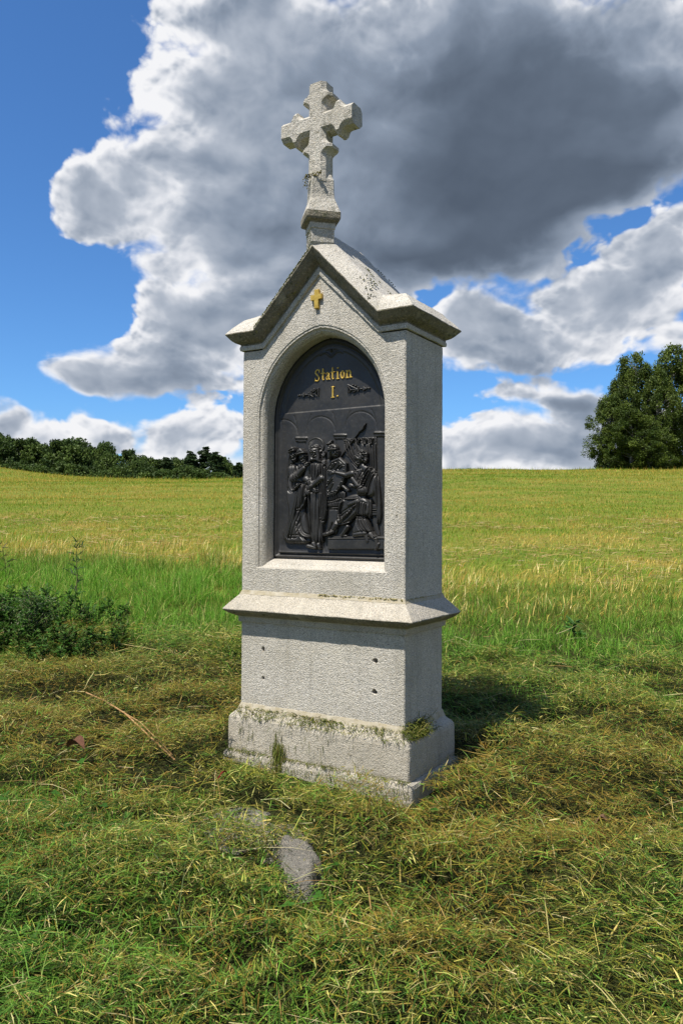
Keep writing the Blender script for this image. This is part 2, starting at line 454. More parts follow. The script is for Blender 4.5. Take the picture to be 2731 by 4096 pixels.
box_profile('foundation_step', [(0.071, -0.25), (0.071, -0.03), (0.066, -0.012), (0.054, -0.003), (0.02, -0.003)], M_base, r=0.02, amp=0.003)
box_profile('base_block', [(0.0500, -0.002), (0.0518, 0.02), (0.0518, 0.155), (0.0490, 0.172), (0.042, 0.185), (0.026, 0.198), (0.012, 0.213), (0.002, 0.231), (-0.01, 0.236)],
            M_base, r=0.016, amp=0.0022)

def poly_loop_jitter(pts, step, amp, y):
    out = []
    n = len(pts)
    for i in range(n):
        p, q = pts[i], pts[(i + 1) % n]
        L = math.dist(p, q); k = max(1, round(L / step))
        for j in range(k):
            x = p[0] + (q[0] - p[0]) * j / k; z = p[1] + (q[1] - p[1]) * j / k
            out.append((x + nz(x, z, y, 30) * amp, z + nz(z, x, y + 3, 30) * amp))
    return out

def tess_face(V, F, outer, holes, y, flip=False):
    """fill polygon-with-holes in plane y; returns start index of outer, list of starts of holes"""
    base = len(V)
    loops = [outer] + holes
    vs = [[Vector((p[0], p[1], 0)) for p in L] for L in loops]
    tris = tessellate_polygon(vs)
    starts = []
    for L in loops:
        starts.append(len(V))
        for p in L: V.append((p[0] * S, (y + 0.0) * S, p[1] * S))
    for t in tris:
        f = tuple(base + i for i in t)
        a, b, c = (Vector(V[i]) for i in f)
        nrm = (b - a).cross(c - a)
        if (nrm.y > 0) != flip: f = (f[0], f[2], f[1])
        F.append(f)
    return starts

def die():
    z0, z1 = 0.232, 0.690
    c = 0.005
    outer = poly_loop_jitter([(-W2 + c, z0), (W2 - c, z0), (W2 - c, z1), (-W2 + c, z1)], 0.03, 0.0012, -D2)
    holes = []
    hs = [(-0.349, 0.547, 0.0115, 0.015), (-0.349, 0.393, 0.012, 0.011), (0.337, 0.547, 0.014, 0.014), (0.333, 0.395, 0.015, 0.014)]
    for i, (hx, hz, rx_, rz_) in enumerate(hs):
        random.seed(i + 3)
        holes.append([(hx + rx_ * (1 + random.uniform(-.25, .3)) * math.cos(a), hz + rz_ * (1 + random.uniform(-.2, .35)) * math.sin(a))
                      for a in [k * 2 * math.pi / 12 for k in range(12)]])
    V = []; F = []
    st = tess_face(V, F, outer, holes, -D2)
    for h, s0 in zip(holes, st[1:]):
        n = len(h); b = len(V)
        cx = sum(p[0] for p in h) / n; cz = sum(p[1] for p in h) / n
        for dep, sc in ((0.006, 0.85), (0.06, 0.7)):
            for p in h: V.append(((cx + (p[0] - cx) * sc) * S, (-D2 + dep) * S, (cz + (p[1] - cz) * sc) * S))
        for r in range(2):
            o0 = s0 if r == 0 else b
            o1 = b if r == 0 else b + n
            for i in range(n):
                j = (i + 1) % n
                F.append((o0 + i, o1 + i, o1 + j, o0 + j))
        F.append(tuple(b + n + i for i in range(n)))
    # chamfer, sides and back
    b = len(V)
    loop = outer
    def ringpts(y, ex):
        return [((x + (ex if x > 0 else -ex)) , y, z) for x, z in loop]
    rows = [ringpts(-D2 + c * 0.9, c)]
    for k in range(1, 12): rows.append(ringpts(-D2 + c + (2 * D2 - 2 * c) * k / 12, c))
    rows.append(ringpts(D2, 0))
    for row in rows:
        for x, y, z in row:
            V.append(((x + nz(x, y, z, 30) * 0.001) * S, y * S, z * S))
    n = len(loop); prev = st[0]
    for r in range(len(rows)):
        cur = b + r * n
        for i in range(n):
            j = (i + 1) % n
            F.append((prev + i, cur + i, cur + j, prev + j))
        prev = cur
    F.append(tuple(prev + i for i in range(n)))
    o = mesh_obj('die_block', V, F, M_gran, shrine)
    o['label'] = 'plain granite block with four drilled screw holes'
die()

box_profile('ledge_cap', [(-0.02, 0.687), (0.011, 0.687), (0.0127, 0.690), (0.0135, 0.714), (0.018, 0.719), (0.034, 0.726), (0.052, 0.735), (0.064, 0.745), (0.074, 0.757), (0.0735, 0.761),
                          (0.0, 0.848), (-0.02, 0.853)], M_base, r=0.006, amp=0.0018, shade_grime=lambda k, a, b: a >= 0.718 and b <= 0.7575)  # shade below the ledge lip is put into the stone colour
# mortar bead at the foot of the shaft
box_profile('mortar_joint', [(0.010, 0.838), (0.005, 0.848), (0.0005, 0.859), (-0.01, 0.866)], simple_noise_mat('mortar', (0.33, 0.28, 0.18), (0.46, 0.42, 0.34), 30, 0.95, 0.002), r=0.004, amp=0.0025)
box_profile('mortar_joint', [(0.014, 0.208), (0.007, 0.228), (0.001, 0.246), (-0.01, 0.254)], bpy.data.materials['mortar'], r=0.006, amp=0.003)

# niche outline : two-centred pointed arch with soft apex
def arch(hw, spring, apex, sill, n=22, blunt=0.012):
    h = apex - spring
    r = (hw * hw + h * h) / (2 * hw)
    cx = hw - r
    pts = [(-hw, sill), (hw, sill)]
    k = 8
    for i in range(1, k): pts.append((hw, sill + (spring - sill) * i / k))
    a1 = math.atan2(h, -cx)
    for i in range(n):
        a = a1 * i / n
        pts.append((cx + r * math.cos(a), spring + r * math.sin(a)))
    pts.append((blunt, apex - blunt * 0.35)); pts.append((0, apex)); pts.append((-blunt, apex - blunt * 0.35))
    for i in range(n - 1, -1, -1):
        a = a1 * i / n
        pts.append((-cx - r * math.cos(a), spring + r * math.sin(a)))
    for i in range(k - 1, 0, -1): pts.append((-hw, sill + (spring - sill) * i / k))
    return pts

def shaft():
    z0 = 0.846
    c = 0.005
    zg = 2.165
    top = [(W2 - c, zg), (0.37, zg), (0.0, 2.545), (-0.37, zg), (-W2 + c, zg)]
    outer = poly_loop_jitter([(-W2 + c, z0), (W2 - c, z0)] + top, 0.03, 0.0012, -D2)
    # successive niche outlines: (half width, spring, apex, sill, depth)
    prof = [(0.404, 1.79, 2.258, 0.982, 0.0), (0.399, 1.79, 2.252, 0.985, 0.004), (0.392, 1.79, 2.244, 0.986, 0.004), (0.389, 1.79, 2.240, 0.987, 0.012), (0.385, 1.79, 2.235, 0.988, 0.016),
            (0.378, 1.79, 2.228, 0.990, 0.019), (0.371, 1.79, 2.220, 0.995, 0.028), (0.366, 1.79, 2.214, 1.004, 0.040), (0.364, 1.79, 2.211, 1.012, 0.047),
            (0.3645, 1.79, 2.2105, 1.029, 0.100), (0.365, 1.79, 2.211, 1.031, 0.145)]
    loops = [[(x + nz(x, z, 1, 34) * 0.0016, z + nz(z, x, 2, 34) * 0.0016) for x, z in arch(*p[:4])] for p in prof]
    holes = [loops[0]]
    small = (0.452, 1.262, 0.004)
    holes.append([(small[0] + small[2] * math.cos(a), small[1] + small[2] * math.sin(a)) for a in [k * math.pi / 4 for k in range(8)]])
    V = []; F = []
    st = tess_face(V, F, outer, holes, -D2)
    prev = st[1]; n = len(loops[0])
    for lp, p in zip(loops[1:], prof[1:]):
        b = len(V)
        for x, z in lp: V.append((x * S, (-D2 + p[4] + nz(x, z, p[4] * 9, 30) * 0.0012) * S, z * S))
        for i in range(n):
            j = (i + 1) % n
            F.append((prev + i, b + i, b + j, prev + j))
        prev = b
    F.append(tuple(prev + i for i in range(n)))
    b = len(V); m_ = 8
    for x, z in holes[1]: V.append((x * S, (-D2 + 0.02) * S, z * S))
    for i in range(m_): F.append((st[2] + i, b + i, b + (i + 1) % m_, st[2] + (i + 1) % m_))
    F.append(tuple(b + i for i in range(m_)))
    b = len(V); rows = []
    def rp(y, ex): return [((x + (ex * (1 if x > 0 else -1) if abs(x) > 0.47 else 0)), y, z) for x, z in outer]
    rows.append(rp(-D2 + c * 0.9, c))
    for k in range(1, 12): rows.append(rp(-D2 + c + (2 * D2 - 2 * c) * k / 12, c))
    rows.append(rp(D2, 0))
    for row in rows:
        for x, y, z in row: V.append(((x + nz(x, y, z, 30) * 0.0012) * S, y * S, z * S))
    n = len(outer); prev = st[0]
    for r in range(len(rows)):
        cur = b + r * n
        for i in range(n): F.append((prev + i, cur + i, cur + (i + 1) % n, prev + (i + 1) % n))
        prev = cur
    F.append(tuple(prev + i for i in range(n)))
    mesh_obj('shaft', V, F, M_gran, shrine)
shaft()

def roof():
    # each ring: overhang e, apex z, valley (x, z), corner z
    R = []
    for e, dz in ((0.0, -0.092), (0.0105, -0.0905), (0.0125, -0.080), (0.0125, -0.072), (0.010, -0.064), (0.0105, -0.056), (0.018, -0.0515), (0.030, -0.045), (0.042, -0.037), (0.048, -0.031), (0.060, -0.017), (0.0715, -0.003)):
        R.append((e, 2.647 + 1.45 * dz, 0.380 + 0.30 * dz, 2.2585 + dz * .96, 2.2585 + dz * .96))
    R += [(0.0715, 2.649, 0.380, 2.261, 2.261), (0.045, 2.690, 0.377, 2.300, 2.293), (0.015, 2.730, 0.373, 2.335, 2.324), (-0.004, 2.752, 0.370, 2.356, 2.345), (-0.02, 2.760, 0.368, 2.363, 2.350)]
    rings = []
    for e, za, xv, zv, zc in R:
        x = W2 + e; y = D2 + e
        f = [(-x, zc), (-xv, zv), (0, za), (xv, zv), (x, zc)]
        ks = [6, 18, 18, 6]
        front = []
        for i in range(4):
            for j in range(ks[i]):
                q = j / ks[i]; front.append((f[i][0] + (f[i + 1][0] - f[i][0]) * q, f[i][1] + (f[i + 1][1] - f[i][1]) * q))
        front.append(f[4])
        ring = [(a, -y, b) for a, b in front]
        for j in range(1, 14): ring.append((x, -y + 2 * y * j / 14, zc))
        ring += [(a, y, b) for a, b in reversed(front)]
        for j in range(1, 14): ring.append((-x, y - 2 * y * j / 14, zc))
        rings.append(ring)
    o = loft('roof', rings, M_roof, 0.0022, cap_top=False, shade_grime=lambda k, a, b: 4 <= k <= 11)  # eave shade painted into the cornice underside by a darker stone
    o['label'] = 'gabled granite roof with moulded cornice and moss spots'
    # the top sheet: strips from front edge to back edge
    me = o.data
    nf = 6 + 18 + 18 + 6 + 1
    n = len(rings[0]); b = (len(rings) - 1) * n
    bm = bmesh.new(); bm.from_mesh(me); bm.verts.ensure_lookup_table()
    fr = [bm.verts[b + i] for i in range(nf)]
    bk = [bm.verts[b + nf + 13 + (nf - 1 - i)] for i in range(nf)]
    sr = [bm.verts[b + nf + i] for i in range(13)]
    sl_ = [bm.verts[b + 2 * nf + 13 + i] for i in range(13)][::-1]
    rows = [fr]
    for j in range(1, 14):
        row = []
        for i in range(nf):
            if i == 0: row.append(sl_[j - 1]); continue
            if i == nf - 1: row.append(sr[j - 1]); continue
            co = fr[i].co.lerp(bk[i].co, j / 14)
            co.z += (nz(co.x, co.y, co.z, 12) * 0.0022 + nz(co.x, co.y, co.z, 50) * 0.0015)
            row.append(bm.verts.new(co))
        rows.append(row)
    rows.append(bk)
    for a, c_ in zip(rows, rows[1:]):
        for i in range(nf - 1):
            try: bm.faces.new((a[i], a[i + 1], c_[i + 1], c_[i]))
            except ValueError: pass
    bmesh.ops.recalc_face_normals(bm, faces=bm.faces)
    bm.to_mesh(me); bm.free()
roof()

YC = -0.218
def pedestal():
    prof = [(0.068, 2.64), (0.086, 2.668), (0.086, 2.735), (0.092, 2.738), (0.093, 2.765), (0.098, 2.771), (0.119, 2.779), (0.125, 2.788), (0.126, 2.820), (0.122, 2.828), (0.104, 2.864), (0.088, 2.896), (0.084, 2.915), (0.082, 2.995), (0.066, 3.025)]
    rings = []
    full = []
    for i, (r, z) in enumerate(prof):
        if i:
            r0, z0 = prof[i - 1]
            k = max(1, round(math.hypot(r - r0, z - z0) / 0.02))
            for j in range(1, k): full.append((r0 + (r - r0) * j / k, z0 + (z - z0) * j / k))
        full.append((r, z))
    for r, z in full:
        c = [(0, -r), (r, 0), (0, r), (-r, 0)]
        ring = []
        for i in range(4):
            p, q = c[i], c[(i + 1) % 4]
            g = 0.03
            for f in (g, 0.2, 0.4, 0.6, 0.8, 1 - g):
                ring.append((p[0] + (q[0] - p[0]) * f, YC + p[1] + (q[1] - p[1]) * f, z))
        rings.append(ring)
    o = loft('cross_pedestal', rings, M_top, 0.0018, cap_top=True, shade_grime=lambda k, a, b: a >= 2.764 and b <= 2.8225)
    o['label'] = 'square stone pedestal turned cornerwise with moss under its rim'
pedestal()

def stone_cross():
    zc = 3.294; h = 0.053; c = 0.0205
    spur = [(0.088, 0.0), (0.099, 0.004), (0.109, 0.012), (0.116, 0.022), (0.121, 0.033), (0.123, 0.037), (0.139, 0.037), (0.141, 0.032), (0.147, 0.019), (0.155, 0.009), (0.165, 0.002), (0.174, 0.0)]
    def arm(L, taper=0):
        a = [(h, h)] + [(t, h + w) for t, w in spur]
        k = max(1, round((L - 0.178) / 0.02))
        a += [(0.178 + (L - 0.178) * i / k, h) for i in range(1, k + 1)]
        return a
    def outline(ins):
        pts = []
        hh = h - ins
        for (dx, dz, L) in ((0, 1, 0.207), (1, 0, 0.217), (0, -1, 0.31), (-1, 0, 0.217)):
            a = arm(L)
            # perpendicular to the left first, running out, then back along the other side
            px, pz = -dz, dx
            left = [((t if i else hh), w - ins) for i, (t, w) in enumerate(a)]
            for t, w in left: pts.append((dx * t + px * w, dz * t + pz * w))
            for t, w in reversed(left): pts.append((dx * t - px * w, dz * t - pz * w))
        out = []
        for p in pts:
            if not out or math.dist(p, out[-1]) > 1e-5 or True: out.append(p)
        # drop the duplicated inner corners (each arm starts where the one before ended)
        n = len(arm(0.207)) * 2
        return pts
    A = outline(c); B = outline(0)
    # orient the arms clockwise so that neighbouring arms share their inner corner; remove the doubles
    def dedupe(P):
        keep = [i for i in range(len(P)) if math.dist(P[i], P[i - 1]) > 1e-6]
        return keep
    keep = dedupe(B)
    A = [A[i] for i in keep]; B = [B[i] for i in keep]
    V = []; F = []
    ys = [(YC - h, A), (YC - h + c, B), (YC - 0.011, B), (YC + 0.011, B), (YC + h - c, B), (YC + h, A)]
    n = len(A)
    for y, P in ys:
        for x, z in P:
            x2, y2, z2 = x, y, z + zc
            d = [nz(x2 + k, y2, z2, 26) * 0.0014 + nz(x2 + k, y2, z2, 70) * 0.0010 for k in (0, 5, 9)]
            V.append(((x2 + d[0]) * S, (y2 + d[1]) * S, (z2 + d[2]) * S))
    for k in range(len(ys) - 1):
        for i in range(n):
            j = (i + 1) % n
            F.append((k * n + i, (k + 1) * n + i, (k + 1) * n + j, k * n + j))
    for base, rev in ((0, False), ((len(ys) - 1) * n, True)):
        P = [Vector((A[i][0], A[i][1], 0)) for i in range(n)]
        for t in tessellate_polygon([P]):
            f = tuple(base + i for i in t)
            F.append(f)
    o = mesh_obj('stone_cross', V, F, M_top, shrine)
    bm = bmesh.new(); bm.from_mesh(o.data); bmesh.ops.recalc_face_normals(bm, faces=bm.faces); bm.to_mesh(o.data); bm.free()
    o['label'] = 'grey granite cross with chamfered arms and small side spurs'
stone_cross()

# small gilt cross on the gable
def gilt_cross():
    P = [(-0.024, 2.338), (0.000, 2.338), (0.0045, 2.385), (0.019, 2.390), (0.022, 2.418), (0.0015, 2.417), (0.0005, 2.440), (-0.024, 2.440), (-0.0225, 2.413), (-0.051, 2.409), (-0.046, 2.381), (-0.026, 2.383)]
    P = [(-0.0235, 2.339), (0.0005, 2.339), (0.001, 2.386), (0.0205, 2.388), (0.021, 2.414), (0.0035, 2.414), (0.003, 2.438), (-0.0235, 2.438), (-0.024, 2.412), (-0.049, 2.411), (-0.047, 2.385), (-0.025, 2.385)]
    V = []; F = []
    n = len(P); cx, cz = -0.012, 2.39
    for y, k in ((-D2 + 0.001, 1.0), (-D2 - 0.013, 1.0), (-D2 - 0.016, 0.955)):
        for x, z in P: V.append(((cx + (x - cx) * k) * S, y * S, (cz + (z - cz) * k) * S))
    for r in range(2):
        for i in range(n): F.append((r * n + i, r * n + (i + 1) % n, (r + 1) * n + (i + 1) % n, (r + 1) * n + i))
    for t in tessellate_polygon([[Vector((x, z, 0)) for x, z in P]]): F.append(tuple(2 * n + i for i in t))
    o = mesh_obj('gilt_cross', V, F, M_gold, shrine)
    bm = bmesh.new(); bm.from_mesh(o.data); bmesh.ops.recalc_face_normals(bm, faces=bm.faces); bm.to_mesh(o.data); bm.free()
    o['label'] = 'small gold cross fixed on the gable'
gilt_cross()

# ------------------------------------------------------------------ iron plaque
HOM = [0.000633553, 3.401e-06, -0.448954, 9.92913e-05, -0.000532188, 1.84479, 7.97865e-05, 2.78075e-06, 1.0]
YP = -D2 + 0.120
def hmap(x, y):
    w = HOM[6] * x + HOM[7] * y + 1
    return (HOM[0] * x + HOM[1] * y + HOM[2]) / w, (HOM[3] * x + HOM[4] * y + HOM[5]) / w

def seg_dist(X, Y, pts, closed=False):
    d = np.full(X.shape, 1e9)
    m_ = len(pts) if closed else len(pts) - 1
    for i in range(m_):
        x1, y1 = pts[i]; x2, y2 = pts[(i + 1) % len(pts)]
        dx, dy = x2 - x1, y2 - y1
        t = np.clip(((X - x1) * dx + (Y - y1) * dy) / (dx * dx + dy * dy + 1e-12), 0, 1)
        d = np.minimum(d, np.hypot(X - x1 - t * dx, Y - y1 - t * dy))
    return d
def in_poly(X, Y, pts):
    c = np.zeros(X.shape, bool)
    n = len(pts)
    for i in range(n):
        x1, y1 = pts[i]; x2, y2 = pts[i - 1]
        c ^= ((y1 > Y) != (y2 > Y)) & (X < (x2 - x1) * (Y - y1) / (y2 - y1 + 1e-12) + x1)
    return c
def smooth_pts(pts, it=2, closed=True):
    for _ in range(it):
        out = []
        n = len(pts)
        rngi = range(n) if closed else range(n - 1)
        if not closed: out.append(pts[0])
        for i in rngi:
            p, q = pts[i], pts[(i + 1) % n]
            out.append((p[0] * .75 + q[0] * .25, p[1] * .75 + q[1] * .25)); out.append((p[0] * .25 + q[0] * .75, p[1] * .25 + q[1] * .75))
        if not closed: out.append(pts[-1])
        pts = out
    return pts

def height_mesh(name, X, Z, H, mask, mat, parent, y0, drop=0.004):
    """turn a height field standing out of the plane y0 into a solid-edged relief"""
    m_ = mask.copy()
    m_[1:] |= mask[:-1]; m_[:-1] |= mask[1:]; q = m_.copy(); m_[:, 1:] |= q[:, :-1]; m_[:, :-1] |= q[:, 1:]
    Hh = np.where(mask, H, -drop)
    idx = -np.ones(X.shape, int)
    cell = m_[:-1, :-1] & m_[1:, :-1] & m_[:-1, 1:] & m_[1:, 1:] & (mask[:-1, :-1] | mask[1:, :-1] | mask[:-1, 1:] | mask[1:, 1:])
    used = np.zeros(X.shape, bool)
    used[:-1, :-1] |= cell; used[1:, :-1] |= cell; used[:-1, 1:] |= cell; used[1:, 1:] |= cell
    idx[used] = np.arange(used.sum())
    V = np.stack((X[used] * S, (y0 - Hh[used]) * S, Z[used] * S), -1)
    a, b, c, d = idx[:-1, :-1][cell], idx[1:, :-1][cell], idx[1:, 1:][cell], idx[:-1, 1:][cell]
    F = np.stack((a, b, c, d), -1)
    return fast_mesh(name, V, F.ravel(), np.full(len(F), 4), mat, parent=parent, smooth=True)

def plaque_panel():
    st_ = 0.0038
    xs = np.arange(-0.372, 0.3721, st_); zs = np.arange(2.218, 1.020, -st_)
    X, Z = np.meshgrid(xs, zs)
    out = arch(0.3645, 1.79, 2.211, 1.030)
    d = seg_dist(X, Z, out, True); ins = in_poly(X, Z, out)
    H = np.zeros(X.shape)
    # frame moulding: outer fillet, roll, hollow, inner bead
    H += np.where(d < 0.006, 0.010, 0)
    H += np.where((d >= 0.006) & (d < 0.024), 0.006 + 0.012 * np.sin(np.clip((d - 0.006) / 0.018, 0, 1) * np.pi), 0)
    H += np.where((d >= 0.024) & (d < 0.034), 0.006 * np.cos(np.clip((d - 0.024) / 0.010, 0, 1) * np.pi / 2), 0)
    H += 0.004 * np.exp(-((d - 0.038) / 0.0025) ** 2)
    inner = d > 0.036
    # lower register stands proud of the top field
    H += np.where(inner & (Z < 1.828), 0.006, 0)
    H += np.where(inner & (Z < 1.106), np.clip((1.106 - Z) / 0.05, 0, 1) * 0.010, 0)
    # cusped line below the apex and its boss
    a2 = arch(0.3645 - 0.062, 1.79, 2.211 - 0.060, 1.80)
    dl = seg_dist(X, Z, [p for p in a2 if p[1] > 1.83 and abs(p[0]) > 0.05], False)
    H += np.where(inner & (Z > 1.83), 0.004 * sstep(seg_dist(X, Z, a2, True) * np.where(in_poly(X, Z, a2), -1, 1), -0.002, 0.006), 0)
    dip = smooth_pts([(-0.07, 2.128), (-0.045, 2.140), (-0.022, 2.128), (0.0, 2.108), (0.022, 2.128), (0.045, 2.138), (0.07, 2.126)], 2, False)
    H += np.where(inner, 0.006 * np.exp(-(seg_dist(X, Z, dip) / 0.004) ** 2), 0)
    H = np.maximum(H, 0.016 * np.sqrt(np.clip(1 - ((X - 0.001) ** 2 + (Z - 2.143) ** 2) / 0.0085 ** 2, 0, 1)))
    # arcade lines, capitals
    def line(pts, amp=0.0035, w=0.0022, groove=True):
        P = [hmap(*p) for p in pts]
        dd = seg_dist(X, Z, P)
        return amp * np.exp(-(dd / w) ** 2)
    def arc(cx, cy, r, a0, a1, n=20): return [(cx + r * math.cos(math.radians(a0 + (a1 - a0) * i / n)), cy - r * math.sin(math.radians(a0 + (a1 - a0) * i / n))) for i in range(n + 1)]
    A = np.zeros(X.shape)
    for cx, cy, r in ((605, 190, 148), (1024, 150, 162), (215, 222, 148)):
        A = np.maximum(A, line(arc(cx, cy, r, 0, 180)))
        A = np.maximum(A, line(arc(cx, cy, r + 2, 0, 60) , 0.002))
    for pts in ([(455, 200), (470, 110), (505, 20), (540, -40)], [(757, 190), (755, 90), (735, 10), (715, -35)], [(862, 160), (875, 80), (905, 0), (930, -45)], [(1190, 170), (1180, 90), (1160, 20), (1130, -40)],
                [(362, 210), (350, 110), (325, 30), (300, -10)], [(362, 300), (362, 420)], [(445, 300), (445, 420)], [(760, 278), (762, 420)], [(850, 278), (852, 400)], [(1190, 250), (1190, 640)]):
        A = np.maximum(A, line(pts, 0.003))
    H -= np.where(inner & (Z < 1.815), A, 0)
    for x1, x2, y1, y2 in ((348, 458, 258, 278), (748, 866, 228, 246), (1168, 1290, 202, 222)):
        P = [hmap(x1, (y1 + y2) / 2), hmap(x2, (y1 + y2) / 2)]
        dd = seg_dist(X, Z, P); H = np.maximum(H, np.where(inner & (dd < 0.0062), 0.006 + 0.009 * np.sqrt(np.clip(1 - (dd / 0.0062) ** 2, 0, 1)), 0))
        P2 = [hmap(x1 + 12, y2 + 14), hmap(x2 - 12, y2 + 14)]
        dd = seg_dist(X, Z, P2); H = np.maximum(H, np.where(inner & (dd < 0.008), 0.0105, 0))
    H += (fnoise(X * 40 + 50, Z * 40, 2, 3) - 0.5) * 0.0010
    mask = ins | (d < 0.004)
    o = height_mesh('relief_plaque', X, Z, H + 0.001, mask, M_iron, shrine, YP, drop=0.0)
    o['label'] = 'black iron relief plaque filling the pointed niche'
    return o
plaque = plaque_panel()

class Relief:
    def __init__(s, x0, y0, x1, y1, step=3.2):
        s.X, s.Y = np.meshgrid(np.arange(x0, x1, step), np.arange(y0, y1, step))
        s.H = np.full(s.X.shape, -1.0)
    def cap(s, x1, y1, r1, x2, y2, r2, h, base=0.0):
        dx, dy = x2 - x1, y2 - y1
        t = np.clip(((s.X - x1) * dx + (s.Y - y1) * dy) / (dx * dx + dy * dy + 1e-9), 0, 1)
        d = np.hypot(s.X - x1 - t * dx, s.Y - y1 - t * dy); r = r1 + (r2 - r1) * t
        q = 1 - (d / r) ** 2
        s.H = np.maximum(s.H, np.where(q > 0, base + h * np.sqrt(np.clip(q, 0, 1)), -1)); return s
    def ell(s, cx, cy, rx_, ry_, h, base=0.0, rot=0):
        c, n = math.cos(math.radians(rot)), math.sin(math.radians(rot))
        u = ((s.X - cx) * c + (s.Y - cy) * n) / rx_; v = (-(s.X - cx) * n + (s.Y - cy) * c) / ry_
        q = 1 - u * u - v * v
        s.H = np.maximum(s.H, np.where(q > 0, base + h * np.sqrt(np.clip(q, 0, 1)), -1)); return s
    def poly(s, pts, h, rnd=30, base=0.0, it=2):
        P = smooth_pts(pts, it) if it else pts
        ins = in_poly(s.X, s.Y, P); d = seg_dist(s.X, s.Y, P, True)
        k = np.clip(d / rnd, 0, 1)
        s.H = np.maximum(s.H, np.where(ins, base + h * np.sqrt(1 - (1 - k) ** 2) + 0.002, -1)); return s
    def fold(s, pts, amp=0.005, w=9, within=None, it=2):
        fr = random.Random(int(sum(a * 3.1 + b * 1.7 for a, b in pts)))
        if len(pts) > 2: pts = [(a + fr.uniform(-5, 5), b + fr.uniform(-5, 5)) for a, b in pts]; amp = amp * fr.uniform(.45, 1.35)
        P = smooth_pts(pts, it, False)
        d = seg_dist(s.X, s.Y, P); amp = amp * 1.5; w = w * fr.uniform(.7, 1.05)
        s.H = np.where(s.H > 0, s.H + amp * (np.exp(-(d / w) ** 2) - 0.55 * np.exp(-((d - 1.9 * w) / w) ** 2)), s.H); return s
    def head(s, cx, cy, r, h=0.020, base=0.016, tilt=0, face=1, beard=True, hair=True):
        """face = -1 looks left, +1 looks right, 0 front"""
        s.ell(cx, cy, r * 0.80, r, h, base, tilt)
        f = face * r * 0.34
        s.ell(cx + f, cy - r * .05, r * .14, r * .30, 0.008, base + h * .80)              # nose
        for e in (-1, 1):
            d = np.hypot(s.X - (cx + f * .9 + e * r * .30), (s.Y - (cy - r * .12)) * 1.4)
            s.H = np.where(s.H > 0, s.H - 0.006 * np.exp(-(d / (r * .15)) ** 2), s.H)      # eye hollows
            s.ell(cx + f * .9 + e * r * .32, cy - r * .32, r * .24, r * .07, 0.003, base + h * .84)
        d = np.hypot(s.X - (cx + f), (s.Y - (cy + r * .42)) * 2.2)
        s.H = np.where(s.H > 0, s.H - 0.004 * np.exp(-(d / (r * .2)) ** 2), s.H)
        if beard:
            s.ell(cx + f * .8, cy + r * .80, r * .46, r * .55, 0.014, base + h * .25)
            s.curls(cx + f * .8, cy + r * .85, r * .42, r * .5, 14)
        return s
    def curls(s, cx, cy, rx_, ry_, n, amp=0.004):
        rr = random.Random(int(cx * 7 + cy))
        for _ in range(n):
            a = rr.uniform(0, 6.28); k = math.sqrt(rr.random())
            x, y = cx + rx_ * k * math.cos(a), cy + ry_ * k * math.sin(a)
            d = np.hypot(s.X - x, s.Y - y); w = rr.uniform(5, 8)
            s.H = np.where(s.H > 0, s.H + amp * (np.exp(-(d / w) ** 2) - 0.4 * np.exp(-((d - 1.8 * w) / w) ** 2)), s.H)
        return s
    def hand(s, x, y, ang, L=42, base=0.026, n=4, spread=10, thumb=1):
        a = math.radians(ang); s.ell(x, y, L * .42, L * .34, 0.010, base, ang)
        for i in range(n):
            o = (i - (n - 1) / 2); b = a + math.radians(o * spread)
            px, py = x + math.cos(a) * L * .25 - math.sin(a) * o * L * .17, y + math.sin(a) * L * .25 + math.cos(a) * o * L * .17
            l = L * (.72, .82, .78, .62)[i % 4]
            s.cap(px, py, 6.0, px + math.cos(b) * l, py + math.sin(b) * l, 4.6, 0.009, base)
        b = a - thumb * math.radians(60)
        s.cap(x - math.cos(a) * 6, y - math.sin(a) * 6, 6.5, x + math.cos(b) * L * .62, y + math.sin(b) * L * .62, 5, 0.009, base)
        return s
    def build(s, name, parent, label=None, mat=None):
        X, Z = hmap(s.X, s.Y)
        H = s.H
        for _ in range(1):
            K = np.where(H > -0.5, H, 0.0)
            B = K.copy(); B[1:-1, 1:-1] = (K[1:-1, 1:-1] * 12 + K[:-2, 1:-1] + K[2:, 1:-1] + K[1:-1, :-2] + K[1:-1, 2:]) / 16
            H = np.where(H > -0.5, np.where(B > K * 0.55, B, K), H)
        o = height_mesh(name, X, Z, np.maximum(H, 0.001), s.H > -0.5, mat or M_iron, parent, YP - 0.006)
        if label: o['label'] = label
        return o

